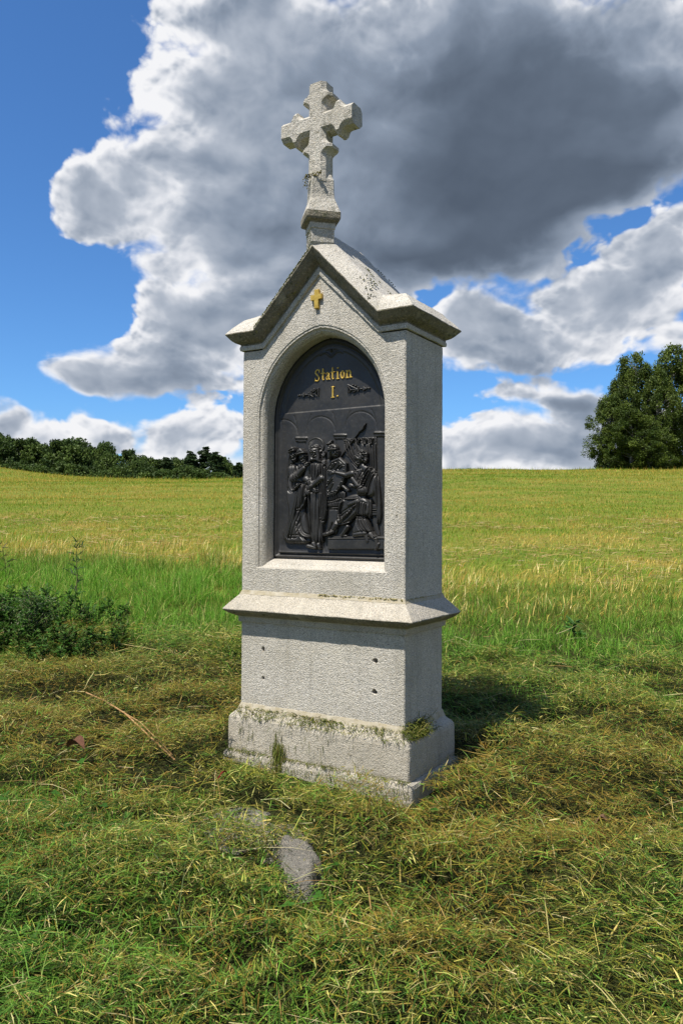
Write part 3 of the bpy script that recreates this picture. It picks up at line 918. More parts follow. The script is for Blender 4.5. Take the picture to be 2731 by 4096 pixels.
def relief_scene():
    # curtain behind the seated man
    r = Relief(830, 235, 1210, 640)
    r.poly([(850, 272), (1190, 252), (1192, 600), (1120, 610), (960, 600), (900, 480), (848, 430)], 0.004, 14, it=0)
    for i in range(5):
        x = 870 + i * 66
        r.cap(x - 26, 278 - i * 3, 5, x + 26, 277 - i * 3, 5, 0.006, 0.004)
        r.fold([(x - 26, 282 - i * 3), (x, 305 + i * 12), (x + 26, 282 - i * 3)], 0.006, 6)
        r.fold([(x - 22, 284 - i * 3), (x, 330 + i * 6), (x + 24, 284 - i * 3)], 0.004, 6)
    for k in range(6): r.fold([(855 + k * 22, 290), (880 + k * 26, 400), (930 + k * 26, 500), (1010 + k * 22, 590)], 0.006, 8)
    for k in range(5): r.fold([(1050 + k * 32, 330), (1075 + k * 27, 450), (1090 + k * 24, 600)], 0.004, 7)
    r.build('curtain', plaque)
    # steps
    r = Relief(675, 1275, 1300, 1450)
    r.poly([(700, 1305), (720, 1292), (1290, 1290), (1290, 1432), (692, 1432)], 0.022, 9, it=0)
    r.fold([(700, 1318), (1290, 1312)], 0.003, 5); r.build('step', plaque)
    # spear
    r = Relief(810, 95, 1105, 480, 2.6)
    r.cap(818, 470, 7, 1015, 205, 6, 0.010, 0.004)
    r.poly([(1008, 205), (1030, 165), (1088, 108), (1062, 180), (1025, 212)], 0.012, 9, 0.003, it=0); r.build('spear', plaque)
    # soldier
    r = Relief(655, 265, 930, 1290)
    r.poly([(690, 1000), (800, 990), (800, 1090), (790, 1280), (735, 1285), (745, 1130), (715, 1240), (680, 1245), (690, 1100)], 0.012, 24)
    r.poly([(700, 830), (870, 800), (880, 900), (830, 960), (820, 1010), (690, 1010), (685, 930)], 0.016, 30)
    for k in range(8): r.fold([(700 + k * 22, 860 - k * 3), (702 + k * 20, 935 - k * 5)], 0.004, 5); r.fold([(700 + k * 17, 940), (705 + k * 15, 1005)], 0.003, 5)
    r.fold([(690, 938), (760, 930), (830, 905)], 0.004, 6); r.fold([(690, 1006), (800, 1000)], 0.003, 6)
    r.cap(700, 520, 40, 720, 700, 50, 0.012)
    r.head(768, 425, 56, 0.018, 0.012, 0, 1, beard=False)
    r.poly([(698, 480), (695, 380), (720, 335), (765, 325), (800, 355), (806, 395), (770, 400), (740, 425), (735, 490), (715, 500)], 0.020, 22, 0.014)
    r.fold([(702, 400), (750, 385), (804, 392)], 0.005, 6); r.curls(745, 360, 35, 22, 10)
    r.poly([(668, 345), (690, 310), (735, 282), (742, 300), (735, 330), (700, 340)], 0.014, 10, 0.006)
    for k in range(4): r.fold([(675 + k * 14, 335 - k * 8), (712 + k * 6, 330 - k * 4)], 0.003, 3.5)
    r.cap(845, 765, 20, 895, 805, 15, 0.014, 0.012); r.hand(890, 805, 40, 30, 0.018); r.build('soldier_figure', plaque)
    # shield
    P = [(688, 592), (742, 505), (828, 466), (898, 530), (898, 640), (868, 740), (790, 858), (700, 888), (684, 860)]
    r = Relief(670, 455, 915, 900)
    r.poly(P, 0.010, 6, 0.016, it=0)
    cx, cy = 785, 680
    for k, a in ((0.90, 0.004), (0.84, -0.003)): r.fold([(cx + (x - cx) * k, cy + (y - cy) * k) for x, y in P + P[:1]], a, 5, it=0)
    for i in range(len(P)):
        for q in (0.0, 0.5):
            x = P[i][0] * (1 - q) + P[(i + 1) % len(P)][0] * q; y = P[i][1] * (1 - q) + P[(i + 1) % len(P)][1] * q
            r.ell(cx + (x - cx) * .76, cy + (y - cy) * .78, 7, 7, 0.007, 0.026)
    for a, b in (((735, 600), (795, 530)), ((780, 600), (830, 545)), ((690, 780), (755, 690)), ((715, 830), (760, 740)), ((820, 590), (860, 560))): r.fold([a, b], 0.004, 5)
    r.build('shield', plaque)
    # second priest, behind
    r = Relief(355, 350, 560, 800)
    r.cap(440, 560, 60, 440, 720, 70, 0.012)
    r.head(432, 468, 50, 0.018, 0.012, 8, 1)
    r.poly([(372, 455), (386, 392), (424, 366), (455, 400), (475, 430), (430, 436), (392, 462)], 0.020, 18, 0.016)
    r.fold([(378, 452), (430, 432), (474, 426)], 0.005, 6)
    r.hand(400, 585, -60, 34, 0.02); r.cap(420, 690, 34, 500, 720, 26, 0.014, 0.006); r.build('priest_figure', plaque)
    # figure behind with raised hand
    r = Relief(590, 390, 720, 620)
    r.cap(640, 520, 26, 660, 560, 40, 0.012, 0.0); r.cap(655, 540, 20, 650, 470, 18, 0.012, 0.004)
    r.hand(650, 455, -75, 46, 0.012, 3, 14); r.hand(662, 540, -110, 36, 0.014); r.build('onlooker_figure', plaque)
    # Christ
    r = Relief(455, 260, 705, 1450)
    q = np.hypot(r.X - 560, r.Y - 348)
    ang = np.arctan2(r.Y - 348, r.X - 560)
    ring = 0.006 + 0.003 * np.exp(-((q - 80) / 5) ** 2) + 0.0012 * np.cos(ang * 28) * (q < 72)
    r.H = np.where(q < 88, ring, r.H)
    r.poly([(505, 520), (560, 500), (610, 508), (672, 560), (690, 690), (688, 1040), (652, 1190), (652, 1372), (560, 1388), (515, 1290), (490, 1000), (486, 760), (492, 610)], 0.022, 60)
    for k in range(7): r.fold([(512 + k * 17, 540), (508 + k * 20, 640), (530 + k * 10, 730)], 0.005, 6)
    for k in range(9): r.fold([(500 + k * 18, 850), (505 + k * 17, 1050), (515 + k * 15, 1370)], 0.0085, 8)
    r.poly([(608, 515), (680, 560), (692, 700), (686, 1080), (640, 1200), (620, 1080), (604, 800)], 0.010, 16, 0.014)
    for k in range(5): r.fold([(622 + k * 14, 540), (632 + k * 12, 800), (628 + k * 11, 1120)], 0.007, 6)
    r.fold([(606, 530), (602, 800), (620, 1090)], 0.007, 5)
    r.cap(500, 560, 34, 478, 700, 34, 0.018, 0.012); r.cap(478, 700, 34, 560, 775, 25, 0.016, 0.022)
    r.cap(640, 690, 34, 545, 775, 26, 0.018, 0.024); r.cap(530, 740, 30, 480, 830, 30, 0.012, 0.018)
    r.fold([(520, 720), (545, 790)], 0.006, 6); r.fold([(480, 740), (500, 840)], 0.005, 7)
    r.hand(575, 805, 75, 36, 0.034); r.hand(505, 830, 110, 32, 0.028)
    r.poly([(505, 470), (508, 380), (535, 340), (575, 334), (605, 370), (612, 470), (625, 530), (590, 520), (570, 500), (535, 510), (500, 530)], 0.016, 16, 0.010)
    r.head(555, 410, 52, 0.020, 0.016, 0, 0)
    for k in range(12): r.fold([(515 + k * 8, 352 + abs(k - 6) * 2), (520 + k * 8, 362 + abs(k - 6) * 2)], 0.005, 4)
    for sx in (-1, 1):
        for k in range(3): r.fold([(557 + sx * (40 + k * 6), 400), (557 + sx * (48 + k * 6), 460), (557 + sx * (44 + k * 8), 520)], 0.004, 4)
    r.cap(545, 1370, 22, 560, 1395, 20, 0.016, 0.012); r.cap(600, 1380, 22, 612, 1410, 16, 0.018, 0.012); r.hand(605, 1400, 70, 30, 0.016)
    r.build('robed_figure_with_halo', plaque, 'robed bearded figure with ringed halo and bound hands')
    # first priest, left, in front
    r = Relief(230, 340, 600, 1445)
    r.poly([(262, 560), (272, 440), (295, 370), (340, 348), (368, 372), (362, 420), (345, 480), (330, 560), (300, 640), (290, 800), (272, 830), (250, 720), (250, 620)], 0.018, 24)
    for k in range(4): r.fold([(300 - k * 8, 400 + k * 10), (290 - k * 10, 560), (285 - k * 9, 780)], 0.004, 6)
    r.poly([(290, 560), (345, 530), (385, 560), (420, 640), (440, 720), (478, 800), (482, 900), (450, 1010), (480, 1120), (498, 1250), (528, 1375), (380, 1378), (245, 1372), (215, 1270), (262, 1180), (286, 1080), (270, 940), (272, 800), (285, 680)], 0.028, 44)
    r.poly([(276, 800), (330, 850), (400, 760), (440, 730), (478, 830), (470, 940), (430, 1020), (392, 1020), (380, 1100), (340, 1250), (270, 1345), (245, 1310), (300, 1130), (300, 1000), (272, 900)], 0.014, 24, 0.018)
    for k in range(6): r.fold([(300 + k * 16, 690 + k * 10), (310 + k * 14, 790 + k * 4), (350 + k * 12, 840 - k * 14), (400 + k * 6, 740)], 0.006, 7)
    for k in range(7): r.fold([(400 + k * 9, 750), (390 + k * 10, 900), (350 + k * 14, 1080), (290 + k * 14, 1300)], 0.005, 7)
    r.fold([(392, 1020), (440, 1010), (478, 900)], 0.006, 7); r.fold([(400, 1040), (390, 1180), (440, 1280), (520, 1310)], 0.010, 11)
    r.fold([(385, 1150), (400, 1260), (480, 1340)], 0.008, 9)
    for k in range(8): r.fold([(320 + k * 12, 1290), (315 + k * 13, 1372)], 0.004, 5)
    r.cap(335, 600, 48, 350, 690, 46, 0.018, 0.018); r.cap(350, 690, 44, 465, 585, 26, 0.018, 0.026)
    for k in range(4): r.fold([(320 + k * 12, 560), (330 + k * 16, 640), (345 + k * 20, 720 - k * 14)], 0.005, 7)
    r.hand(486, 562, -50, 38, 0.034, 4, 6); r.cap(490, 545, 6, 520, 528, 4.5, 0.010, 0.036)
    r.head(338, 452, 50, 0.020, 0.016, 0, 1)
    r.poly([(300, 420), (310, 375), (345, 355), (368, 385), (370, 415), (335, 418), (308, 450)], 0.014, 14, 0.026)
    r.fold([(305, 428), (335, 405), (368, 398)], 0.004, 5); r.fold([(305, 408), (335, 385), (364, 378)], 0.004, 5)
    r.cap(490, 1395, 24, 560, 1412, 22, 0.020, 0.008); r.build('priest_figure', plaque, 'bearded robed priest with headcloth pointing with one hand')
    # seat
    r = Relief(1120, 940, 1280, 1300)
    r.poly([(1155, 960), (1215, 960), (1222, 1010), (1210, 1080), (1150, 1082)], 0.016, 10, it=0); r.fold([(1155, 1016), (1215, 1014)], 0.004, 4); r.fold([(1155, 1030), (1215, 1028)], -0.004, 4)
    r.poly([(1150, 1080), (1190, 1080), (1235, 1290), (1200, 1290), (1150, 1150)], 0.008, 8, it=0); r.build('armchair', plaque)
    # seated judge
    r = Relief(625, 375, 1275, 1330)
    r.poly([(1120, 545), (1185, 590), (1220, 680), (1245, 900), (1255, 1060), (1240, 1140), (1215, 1192), (1185, 1120), (1190, 1000), (1150, 900), (1100, 800)], 0.016, 24)
    for k in range(4): r.fold([(1170 + k * 14, 640), (1195 + k * 12, 860), (1205 + k * 12, 1080), (1205 + k * 6, 1160)], 0.006, 7)
    r.poly([(940, 640), (990, 590), (1040, 560), (1120, 548), (1185, 600), (1210, 720), (1200, 880), (1100, 900), (1020, 790), (960, 720)], 0.026, 42)
    for k in range(5): r.fold([(1130 + k * 10, 560 + k * 22), (1070 + k * 16, 640 + k * 24), (1010 + k * 26, 760 + k * 20)], 0.006, 9)
    for k in range(3): r.fold([(1010 + k * 20, 600), (1030 + k * 18, 660), (1050 + k * 20, 720)], 0.004, 7)
    for k in range(4): r.fold([(960 + k * 18, 620 + k * 4), (975 + k * 20, 690), (1020 + k * 22, 740)], 0.005, 6)
    r.poly([(870, 890), (960, 850), (1060, 850), (1120, 930), (1060, 1020), (960, 1120), (900, 1185), (800, 1180), (752, 1165), (800, 1080), (800, 950)], 0.028, 44, 0.004)
    for k in range(5): r.fold([(1010 - k * 22, 960 + k * 26), (900 - k * 14, 1040 + k * 22), (800 + k * 4, 1110 + k * 12)], 0.007, 10)
    r.fold([(850, 940), (825, 1040), (840, 1100)], 0.007, 10)
    r.fold([(862, 900), (940, 905), (1010, 895)], 0.008, 8); r.fold([(770, 1168), (860, 1172), (960, 1135)], 0.004, 6)
    r.cap(960, 640, 36, 900, 655, 30, 0.020, 0.020); r.cap(905, 660, 29, 800, 632, 20, 0.018, 0.022); r.hand(762, 632, 172, 52, 0.026, 4, 9, -1)
    r.cap(965, 695, 22, 1015, 765, 26, 0.014, 0.024); r.cap(930, 760, 24, 985, 775, 24, 0.014, 0.010); r.hand(950, 765, 180, 34, 0.016)
    r.cap(780, 1170, 34, 740, 1240, 24, 0.018, 0.010); r.cap(745, 1250, 24, 665, 1275, 22, 0.022, 0.012)
    r.cap(905, 1195, 26, 850, 1280, 20, 0.018, 0.014); r.cap(850, 1285, 14, 890, 1290, 14, 0.012, 0.014)
    for k in range(3): r.fold([(735 - k * 16, 1225 + k * 8), (765 - k * 14, 1262 + k * 4)], 0.004, 4)
    r.cap(1050, 560, 34, 1075, 590, 44, 0.016, 0.012)
    r.head(1035, 478, 62, 0.024, 0.018, 12, -1)
    r.ell(1062, 440, 58, 52, 0.020, 0.022); r.ell(1090, 490, 28, 50, 0.020, 0.018)
    r.curls(1050, 425, 58, 34, 26, 0.006); r.curls(1095, 490, 24, 44, 12, 0.006)
    r.build('seated_judge_figure', plaque, 'bearded man in draped toga sitting with one arm held out')
    # kneeling boy
    r = Relief(855, 755, 1275, 1460)
    r.poly([(990, 920), (1050, 880), (1120, 900), (1160, 980), (1150, 1095), (1010, 1095), (985, 1010)], 0.024, 36, 0.012)
    r.poly([(992, 1080), (1110, 1085), (1150, 1190), (1175, 1262), (1080, 1250), (975, 1290), (945, 1240), (982, 1160)], 0.026, 36, 0.008)
    for k in range(5): r.fold([(1020 + k * 22, 920 + k * 10), (1010 + k * 22, 1000), (1005 + k * 22, 1090)], 0.005, 7)
    for k in range(4): r.fold([(1010 + k * 26, 1095), (1030 + k * 30, 1180), (1080 + k * 26, 1245)], 0.006, 8)
    r.fold([(1000, 1090), (1060, 1100), (1130, 1090)], 0.005, 6)
    r.poly([(1110, 920), (1150, 900), (1165, 1000), (1150, 1120), (1120, 1100)], 0.012, 12, 0.016); r.fold([(1135, 920), (1142, 1110)], 0.005, 5)
    r.cap(1010, 930, 36, 930, 965, 24, 0.020, 0.020); r.cap(930, 965, 24, 872, 925, 15, 0.016, 0.018); r.cap(865, 910, 12, 960, 905, 9, 0.010, 0.018)
    r.cap(985, 1275, 32, 1090, 1262, 30, 0.020, 0.016); r.cap(1090, 1262, 30, 1115, 1345, 20, 0.018, 0.014)
    r.cap(1150, 1275, 36, 1205, 1320, 26, 0.022, 0.014); r.cap(1205, 1320, 26, 1222, 1400, 18, 0.020, 0.014); r.cap(1200, 1428, 18, 1238, 1370, 16, 0.020, 0.012)
    r.fold([(1160, 1255), (1190, 1300), (1225, 1295)], 0.005, 6)
    r.cap(1070, 870, 26, 1070, 905, 30, 0.018, 0.014)
    r.ell(1062, 822, 60, 62, 0.030, 0.018, 10)
    for k in range(7): r.fold([(1075, 775), (1020 + k * 16, 810), (1025 + k * 14, 868)], 0.003, 5)
    r.build('kneeling_boy_figure', plaque, 'short-haired boy kneeling with his back to the viewer')
relief_scene()

# lettering and ornaments
YL = YP
def glyph(name, strokes, x0, z0, w, h, mat, height=0.006, step=0.0011, label=None, dots=()):
    """strokes: polylines in a unit box with half-widths in units of the cap height"""
    xs = np.arange(x0 - 0.006, x0 + w + 0.006, step); zs = np.arange(z0 + h * 1.15 + 0.006, z0 - h * 0.12 - 0.006, -step)
    X, Z = np.meshgrid(xs, zs)
    H = np.full(X.shape, -1.0)
    for pts, r0, r1 in strokes:
        P = [(x0 + a * w, z0 + b * h) for a, b in pts]
        n = len(P) - 1
        for i in range(n):
            (x1, z1), (x2, z2) = P[i], P[i + 1]
            dx, dz = x2 - x1, z2 - z1
            t = np.clip(((X - x1) * dx + (Z - z1) * dz) / (dx * dx + dz * dz + 1e-12), 0, 1)
            r = (r0 + (r1 - r0) * (i + t) / n) * h
            q = np.hypot(X - x1 - t * dx, Z - z1 - t * dz) / r
            H = np.maximum(H, np.where(q < 1, height * np.clip((1 - q) * 3.0, 0.25, 1), -1))
    for a, b, r in dots:
        q = np.hypot(X - x0 - a * w, Z - z0 - b * h) / (r * h)
        H = np.maximum(H, np.where(q < 1, height * np.clip((1 - q) * 3.0, 0.25, 1), -1))
    o = height_mesh(name, X, Z, H, H > 0, mat, plaque, YL - 0.0005)
    if label: o['label'] = label
    return o
def cir(cx, cy, rx_, ry_, a0, a1, n=14): return [(cx + rx_ * math.cos(math.radians(a0 + (a1 - a0) * i / n)), cy + ry_ * math.sin(math.radians(a0 + (a1 - a0) * i / n))) for i in range(n + 1)]
B_ = 0.082; T_ = 0.042
caph = 0.062; zb = 1.988; xh = 0.66
glyph('letter', [(smooth_pts([(.92, .80), (.80, .97), (.45, 1.0), (.12, .86), (.14, .64), (.5, .52), (.88, .36), (.90, .14), (.55, .0), (.2, .04), (.08, .22)], 2, False), .06, .06),
                 ([(.15, .70), (.5, .53), (.86, .32)], .085, .085), ([(.93, .98), (.93, .72)], T_, T_), ([(.07, .02), (.07, .28)], T_, T_)], -0.103, zb, 0.030, caph, M_gold, label='gold letter S')
def small_t(x): return glyph('letter', [([(.42, 1.0), (.42, .15)], B_, B_), ([(.42, .15), (.6, .03), (.95, .10)], .06, .03), ([(-.28, .64), (1.15, .64)], .055, .055)], x, zb, 0.017, caph, M_gold, label='gold letter t')
small_t(-0.060)
glyph('letter', [([(.68, .50), (.68, .10)], B_, B_), (smooth_pts([(.68, .48), (.60, .64), (.35, .67), (.12, .58)], 2, False), .045, .045), (smooth_pts([(.68, .38), (.30, .34), (.10, .20), (.25, .02), (.68, .12)], 2, False), .055, .045), ([(.68, .10), (.95, .03)], .05, .03), ], -0.033, zb, 0.027, caph, M_gold, label='gold letter a', dots=((.16, .54, .06),))
small_t(0.001)
glyph('letter', [([(.5, .62), (.5, .03)], B_, B_), ([(.1, .64), (.55, .64)], T_, T_), ([(.05, .03), (.95, .03)], T_, T_)], 0.032, zb, 0.017, caph, M_gold, label='gold letter i', dots=((.5, .95, .095),))
glyph('letter', [(cir(.5, .335, .36, .32, 0, 360, 20), .055, .055), (cir(.5, .335, .36, .30, 130, 230, 8), .08, .08), (cir(.5, .335, .36, .30, -50, 50, 8), .08, .08)], 0.057, zb, 0.027, caph, M_gold, label='gold letter o')
glyph('letter', [([(.20, .62), (.20, .03)], B_, B_), (smooth_pts([(.25, .48), (.50, .66), (.74, .58), (.78, .40)], 2, False), .045, .07), ([(.78, .45), (.78, .03)], B_, B_), ([(.0, .03), (.42, .03)], T_, T_), ([(.58, .03), (1., .03)], T_, T_), ([(.0, .64), (.24, .64)], T_, T_)], 0.091, zb, 0.036, caph, M_gold, label='gold letter n')
glyph('numeral', [([(.5, 1.), (.5, .0)], .095, .095), ([(.05, 1.0), (.95, 1.0)], T_, T_), ([(.05, .0), (.95, .0)], T_, T_)], 0.000, 1.893, 0.021, 0.056, M_gold, label='gold Roman numeral one')
glyph('full_stop', [], 0.031, 1.893, 0.016, 0.056, M_gold, dots=((.5, .08, .11),), label='gold full stop')
def ornament(flip, x0, zc):
    def f(a): return a if not flip else 1 - a
    st = [([(f(0), -.5), (f(0), .5), (f(.45), 0), (f(0), -.5)], .06, .06), ([(f(.0), -.45), (f(.14), 0), (f(.0), .45)], .045, .045),
          ([(f(.14), 0), (f(.42), 0)], .05, .05), ([(f(.42), 0), (f(.98), .02)], .05, .04)]
    dots = [(f(.22), .42, .11), (f(.34), .32, .10), (f(.22), -.42, .11), (f(.34), -.30, .10), (f(.46), .16, .09), (f(.46), -.16, .09), (f(.60), 0, .09), (f(.72), .10, .12), (f(.72), -.10, .12), (f(.79), 0, .13), (f(.90), .05, .09), (f(.97), 0, .10)]
    glyph('tracery_ornament', st, x0, zc, 0.133, 0.060, M_iron, 0.010, 0.0016, dots=dots)
ornament(False, 0.105, 1.922)
ornament(True, -0.212, 1.920)

# ------------------------------------------------------------------ vegetation helpers
def pix(u, v, lift=0.0):
    """where the line of sight through a photo pixel meets the ground"""
    d = FW + RT * ((u - 1365.5) / 3133.34) - UP * ((v - 2048) / 3133.34)
    d = np.array(d); t = 0.3
    while t < 400:
        p = CAM + d * t
        if p[2] <= float(ground(p[0], p[1])) + lift: break
        t *= 1.004
    return p[0], p[1], float(ground(p[0], p[1]))

def blades(name, P, az_, pitch, L, w, curl, col, K, mat, parent=None, roll=None, tipcol=None):
    n = len(P)
    hx, hy = np.cos(az_), np.sin(az_)
    if roll is None: roll = rng.uniform(-0.6, 0.6, n)
    side = np.stack((-hy * np.cos(roll), hx * np.cos(roll), np.sin(roll)), -1)
    pts = [P]; ph = pitch.copy(); p = P.copy()
    for k in range(K):
        p = p + (L / K)[:, None] * np.stack((np.cos(ph) * hx, np.cos(ph) * hy, np.sin(ph)), -1)
        pts.append(p); ph = ph + curl / K
    prof = {1: [1.0], 2: [0.8, 1.0], 3: [0.8, 1.0, 0.62]}[K]
    V = []; C = []
    for k in range(K):
        o = side * (w * prof[k] * 0.5)[:, None]
        V += [pts[k] - o, pts[k] + o]
        f = k / K
        c = col if tipcol is None else col * (1 - f) + tipcol * f
        C += [c, c]
    V.append(pts[K]); C.append(col if tipcol is None else tipcol)
    m_ = 2 * K + 1
    V = np.stack(V, 1).reshape(-1, 3); C = np.stack(C, 1).reshape(-1, 3)
    fl = []; sz = []
    for k in range(K - 1): fl += [2 * k, 2 * k + 1, 2 * k + 3, 2 * k + 2]; sz.append(4)
    fl += [2 * K - 2, 2 * K - 1, 2 * K]; sz.append(3)
    loops = (np.arange(n)[:, None] * m_ + np.array(fl)[None]).ravel()
    return fast_mesh(name, V, loops, np.tile(sz, n), mat, C, parent)

def sample_ts(n, t0, t1, power=1.0, half=0.56, extra=0.5):
    u = rng.random(n)
    if power == 0: t = t0 * (t1 / t0) ** u
    else: t = (t0 ** power + u * (t1 ** power - t0 ** power)) ** (1 / power)
    s = rng.uniform(-1, 1, n) * (half * t + extra)
    return t, s
def off_shrine(x, y, mrg=0.0):
    return ~((np.abs(x) < (0.571 + mrg) * S) & (np.abs(y) < (0.292 + mrg) * S))
def pal(n, cols, wts):
    c = np.array(cols)[rng.choice(len(cols), n, p=np.array(wts) / sum(wts))]
    return c * rng.uniform(0.7, 1.3, (n, 1)) * rng.uniform(0.92, 1.08, (n, 3))
t_in = lambda s, x, y: 4.25 + 0.85 * sstep(-s, -0.6, 1.4) + (fnoise(x * 1.3, y * 1.3, 3, 31) - 0.5) * 1.7
t_out = lambda s, x, y: 6.9 + 2.2 * sstep(-s, -0.3, 1.6) + (fnoise(x * 0.7, y * 0.7, 3, 33) - 0.5) * 2.4

STONES = []
def in_stone2(x, y): return in_poly(x, y, STONES[1])
def in_stone(x, y, k=1.0):
    m_ = np.zeros(np.shape(x), bool)
    for poly in STONES:
        cx = sum(p[0] for p in poly) / len(poly); cy = sum(p[1] for p in poly) / len(poly)
        m_ |= in_poly(x, y, [(cx + (a - cx) * k, cy + (b - cy) * k) for a, b in poly])
    return m_

# ------------------------------------------------------------------ stones in front of the shrine
def slab(name, outline, h, label, seed):
    pts = [pix(u, v)[:2] for u, v in outline]
    STONES.append(pts)
    P = smooth_pts(pts, 1)
    xs = [p[0] for p in P]; ys = [p[1] for p in P]
    st_ = 0.008
    X, Y = np.meshgrid(np.arange(min(xs) - .03, max(xs) + .03, st_), np.arange(min(ys) - .03, max(ys) + .03, st_))
    d = seg_dist(X, Y, P, True); ins = in_poly(X, Y, P)
    sd = np.where(ins, d, -d) + (fnoise(X * 22, Y * 22, 3, seed) - 0.5) * 0.035
    k = np.clip(sd / 0.022, 0, 1)
    H = h * np.sqrt(1 - (1 - k) ** 2) + (fnoise(X * 14, Y * 14, 4, seed + 3) - 0.5) * 0.030 * k + (fnoise(X * 60, Y * 60, 3, seed + 5) - .5) * 0.010 * k
    Z = ground(X, Y) - 0.03 + H
    n, m_ = X.shape
    V = np.stack((X, Y, Z), -1).reshape(-1, 3)
    cell = (sd[:-1, :-1] > -0.01)
    i, j = np.nonzero(cell); b = i * m_ + j
    F = np.stack((b, b + 1, b + m_ + 1, b + m_), -1)
    o = fast_mesh(name, V, F.ravel(), np.full(len(F), 4), M_slab, smooth=True)
    tag(o, label, 'stone', 'half-buried stones in front of the shrine')
slab('flat_stone', [(730, 3310), (880, 3240), (1060, 3235), (1200, 3290), (1270, 3400), (1200, 3440), (1080, 3470), (960, 3440), (830, 3390)], 0.034, 'flat grey stone half hidden under cut grass nearest the foot of the shrine', 3)
slab('flat_stone', [(1090, 3440), (1190, 3410), (1290, 3480), (1285, 3590), (1215, 3640), (1120, 3560)], 0.095, 'bright rough stone with a steep front edge sticking out of the mown grass', 8)

# ------------------------------------------------------------------ near ground: cut grass
def near_hay():
    n = 560000
    t, s = sample_ts(n, 0.75, 6.3, 1.15, 0.60, 0.75)
    x, y = xy(t, s)
    ti = t_in(s, x, y)
    keep = (t < ti + 0.25) & off_shrine(x, y, 0.004)
    st = in_stone(x, y, 0.92)
    cover = 0.12 + 1.2 * sstep(fnoise(x * 9 + 2, y * 9, 3, 77), .44, .53)
    keep &= (~st) | (rng.random(n) < cover * np.where(in_stone2(x, y), .16, .85))
    t, s, x, y = t[keep], s[keep], x[keep], y[keep]; n = len(t)
    ua = x * .80 + y * .60; ub = -x * .60 + y * .80
    heap = fnoise(ua * 1.5 + 7, ub * 3.0, 3, 40)
    heap2 = fnoise(ua * 6 + 3, ub * 11, 3, 46)
    z0 = ground(x, y)
    thick = 0.010 + 0.12 * sstep(heap, 0.42, 0.70) * (.55 + .45 * sstep(t, 1.2, 2.2)) + 0.075 * sstep(heap2, 0.42, 0.70)
    st = in_stone(x, y, 0.92)
    # heaps against the shrine
    dx = np.maximum(np.abs(x) - 0.571 * S, 0); dy = np.maximum(np.abs(y) - 0.292 * S, 0); ds = np.hypot(dx, dy)
    bank = np.exp(-(ds / 0.22) ** 2)
    bank_l = bank * ((x < -0.52 * S) * 0.15 + (x > 0.575 * S) * (y > -.15) * 0.06) + bank * 0.004
    front = (y < -0.292 * S) | (x > .571 * S)
    thick = thick * np.where(front, 0.12 + 0.88 * sstep(ds, .03, .24), 1.0)
    thick = np.where(st, 0.050, thick) + bank_l
    z = z0 + thick * np.where(st, rng.uniform(.35, 1.0, n), rng.random(n) ** 0.35)
    tone = fnoise(x * 1.15, y * 1.15, 3, 52); tone2 = fnoise(x * 5, y * 5, 3, 57)
    olive = pal(n, [(.13, .145, .016), (.23, .22, .026), (.055, .075, .009), (.56, .50, .15), (.12, .17, .018), (.36, .35, .06)], [4, 3.5, 4.5, 1.8, 2.5, 2])
    brown = pal(n, [(.20, .125, .020), (.28, .21, .035), (.12, .09, .018), (.22, .195, .024)], [3, 2, 2, 3])
    green = pal(n, [(.05, .12, .012), (.10, .22, .02), (.16, .29, .035), (.24, .33, .07)], [3, 3, 2, 1])
    straw = pal(n, [(.42, .34, .12), (.52, .45, .20), (.33, .24, .07)], [1, 1, 1])
    pb = sstep(tone, 0.50, 0.72) * 0.55 + 0.10
    bl = sstep(s * -1.0 + (2.0 - t) * 1.1, -0.2, 1.2)      # fresher towards the lower left
    pg = sstep(1 - tone, 0.46, 0.66) * 0.75 * sstep(tone2, 0.3, 0.55) + 0.20 + 0.45 * bl
    r_ = rng.random(n)
    col = np.where((r_ < pb)[:, None], brown, olive)
    col = np.where(((r_ > pb) & (r_ < pb + pg))[:, None], green, col)
    col = np.where((rng.random(n) < 0.06)[:, None], straw, col)
    az_ = rng.uniform(0, 2 * np.pi, n) + 0
    swirl = fnoise(x * 2.6, y * 2.6, 2, 61) * 8
    az_ = np.where(rng.random(n) < 0.42, swirl + rng.normal(0, 0.6, n), az_)
    pitch = rng.normal(0.12, 0.28, n)
    L = rng.gamma(2.0, 0.012, n) + 0.009; L = np.where(rng.random(n) < .10, L * 2.0, L)
    L = np.minimum(L, 0.15); L = np.where(ds < 0.12, np.minimum(L, 0.05), L)
    w = rng.uniform(0.0010, 0.0027, n) * (0.72 + 0.13 * t) * np.where(rng.random(n) < .06, 1.9, 1.0)
    # keep blades from poking through the stone
    ex = x + np.cos(az_) * L; ey = y + np.sin(az_) * L
    az_ = np.where(off_shrine(ex, ey, 0.0), az_, az_ + np.pi)
    o = blades('cut_grass', np.stack((x, y, z), -1), az_, pitch, L, w, rng.normal(-0.25, 0.32, n), col, 2, M_hay)
    tag(o, 'drying olive and yellow grass cuttings lying in heaps round the shrine', 'cut grass', kind='stuff')
near_hay()

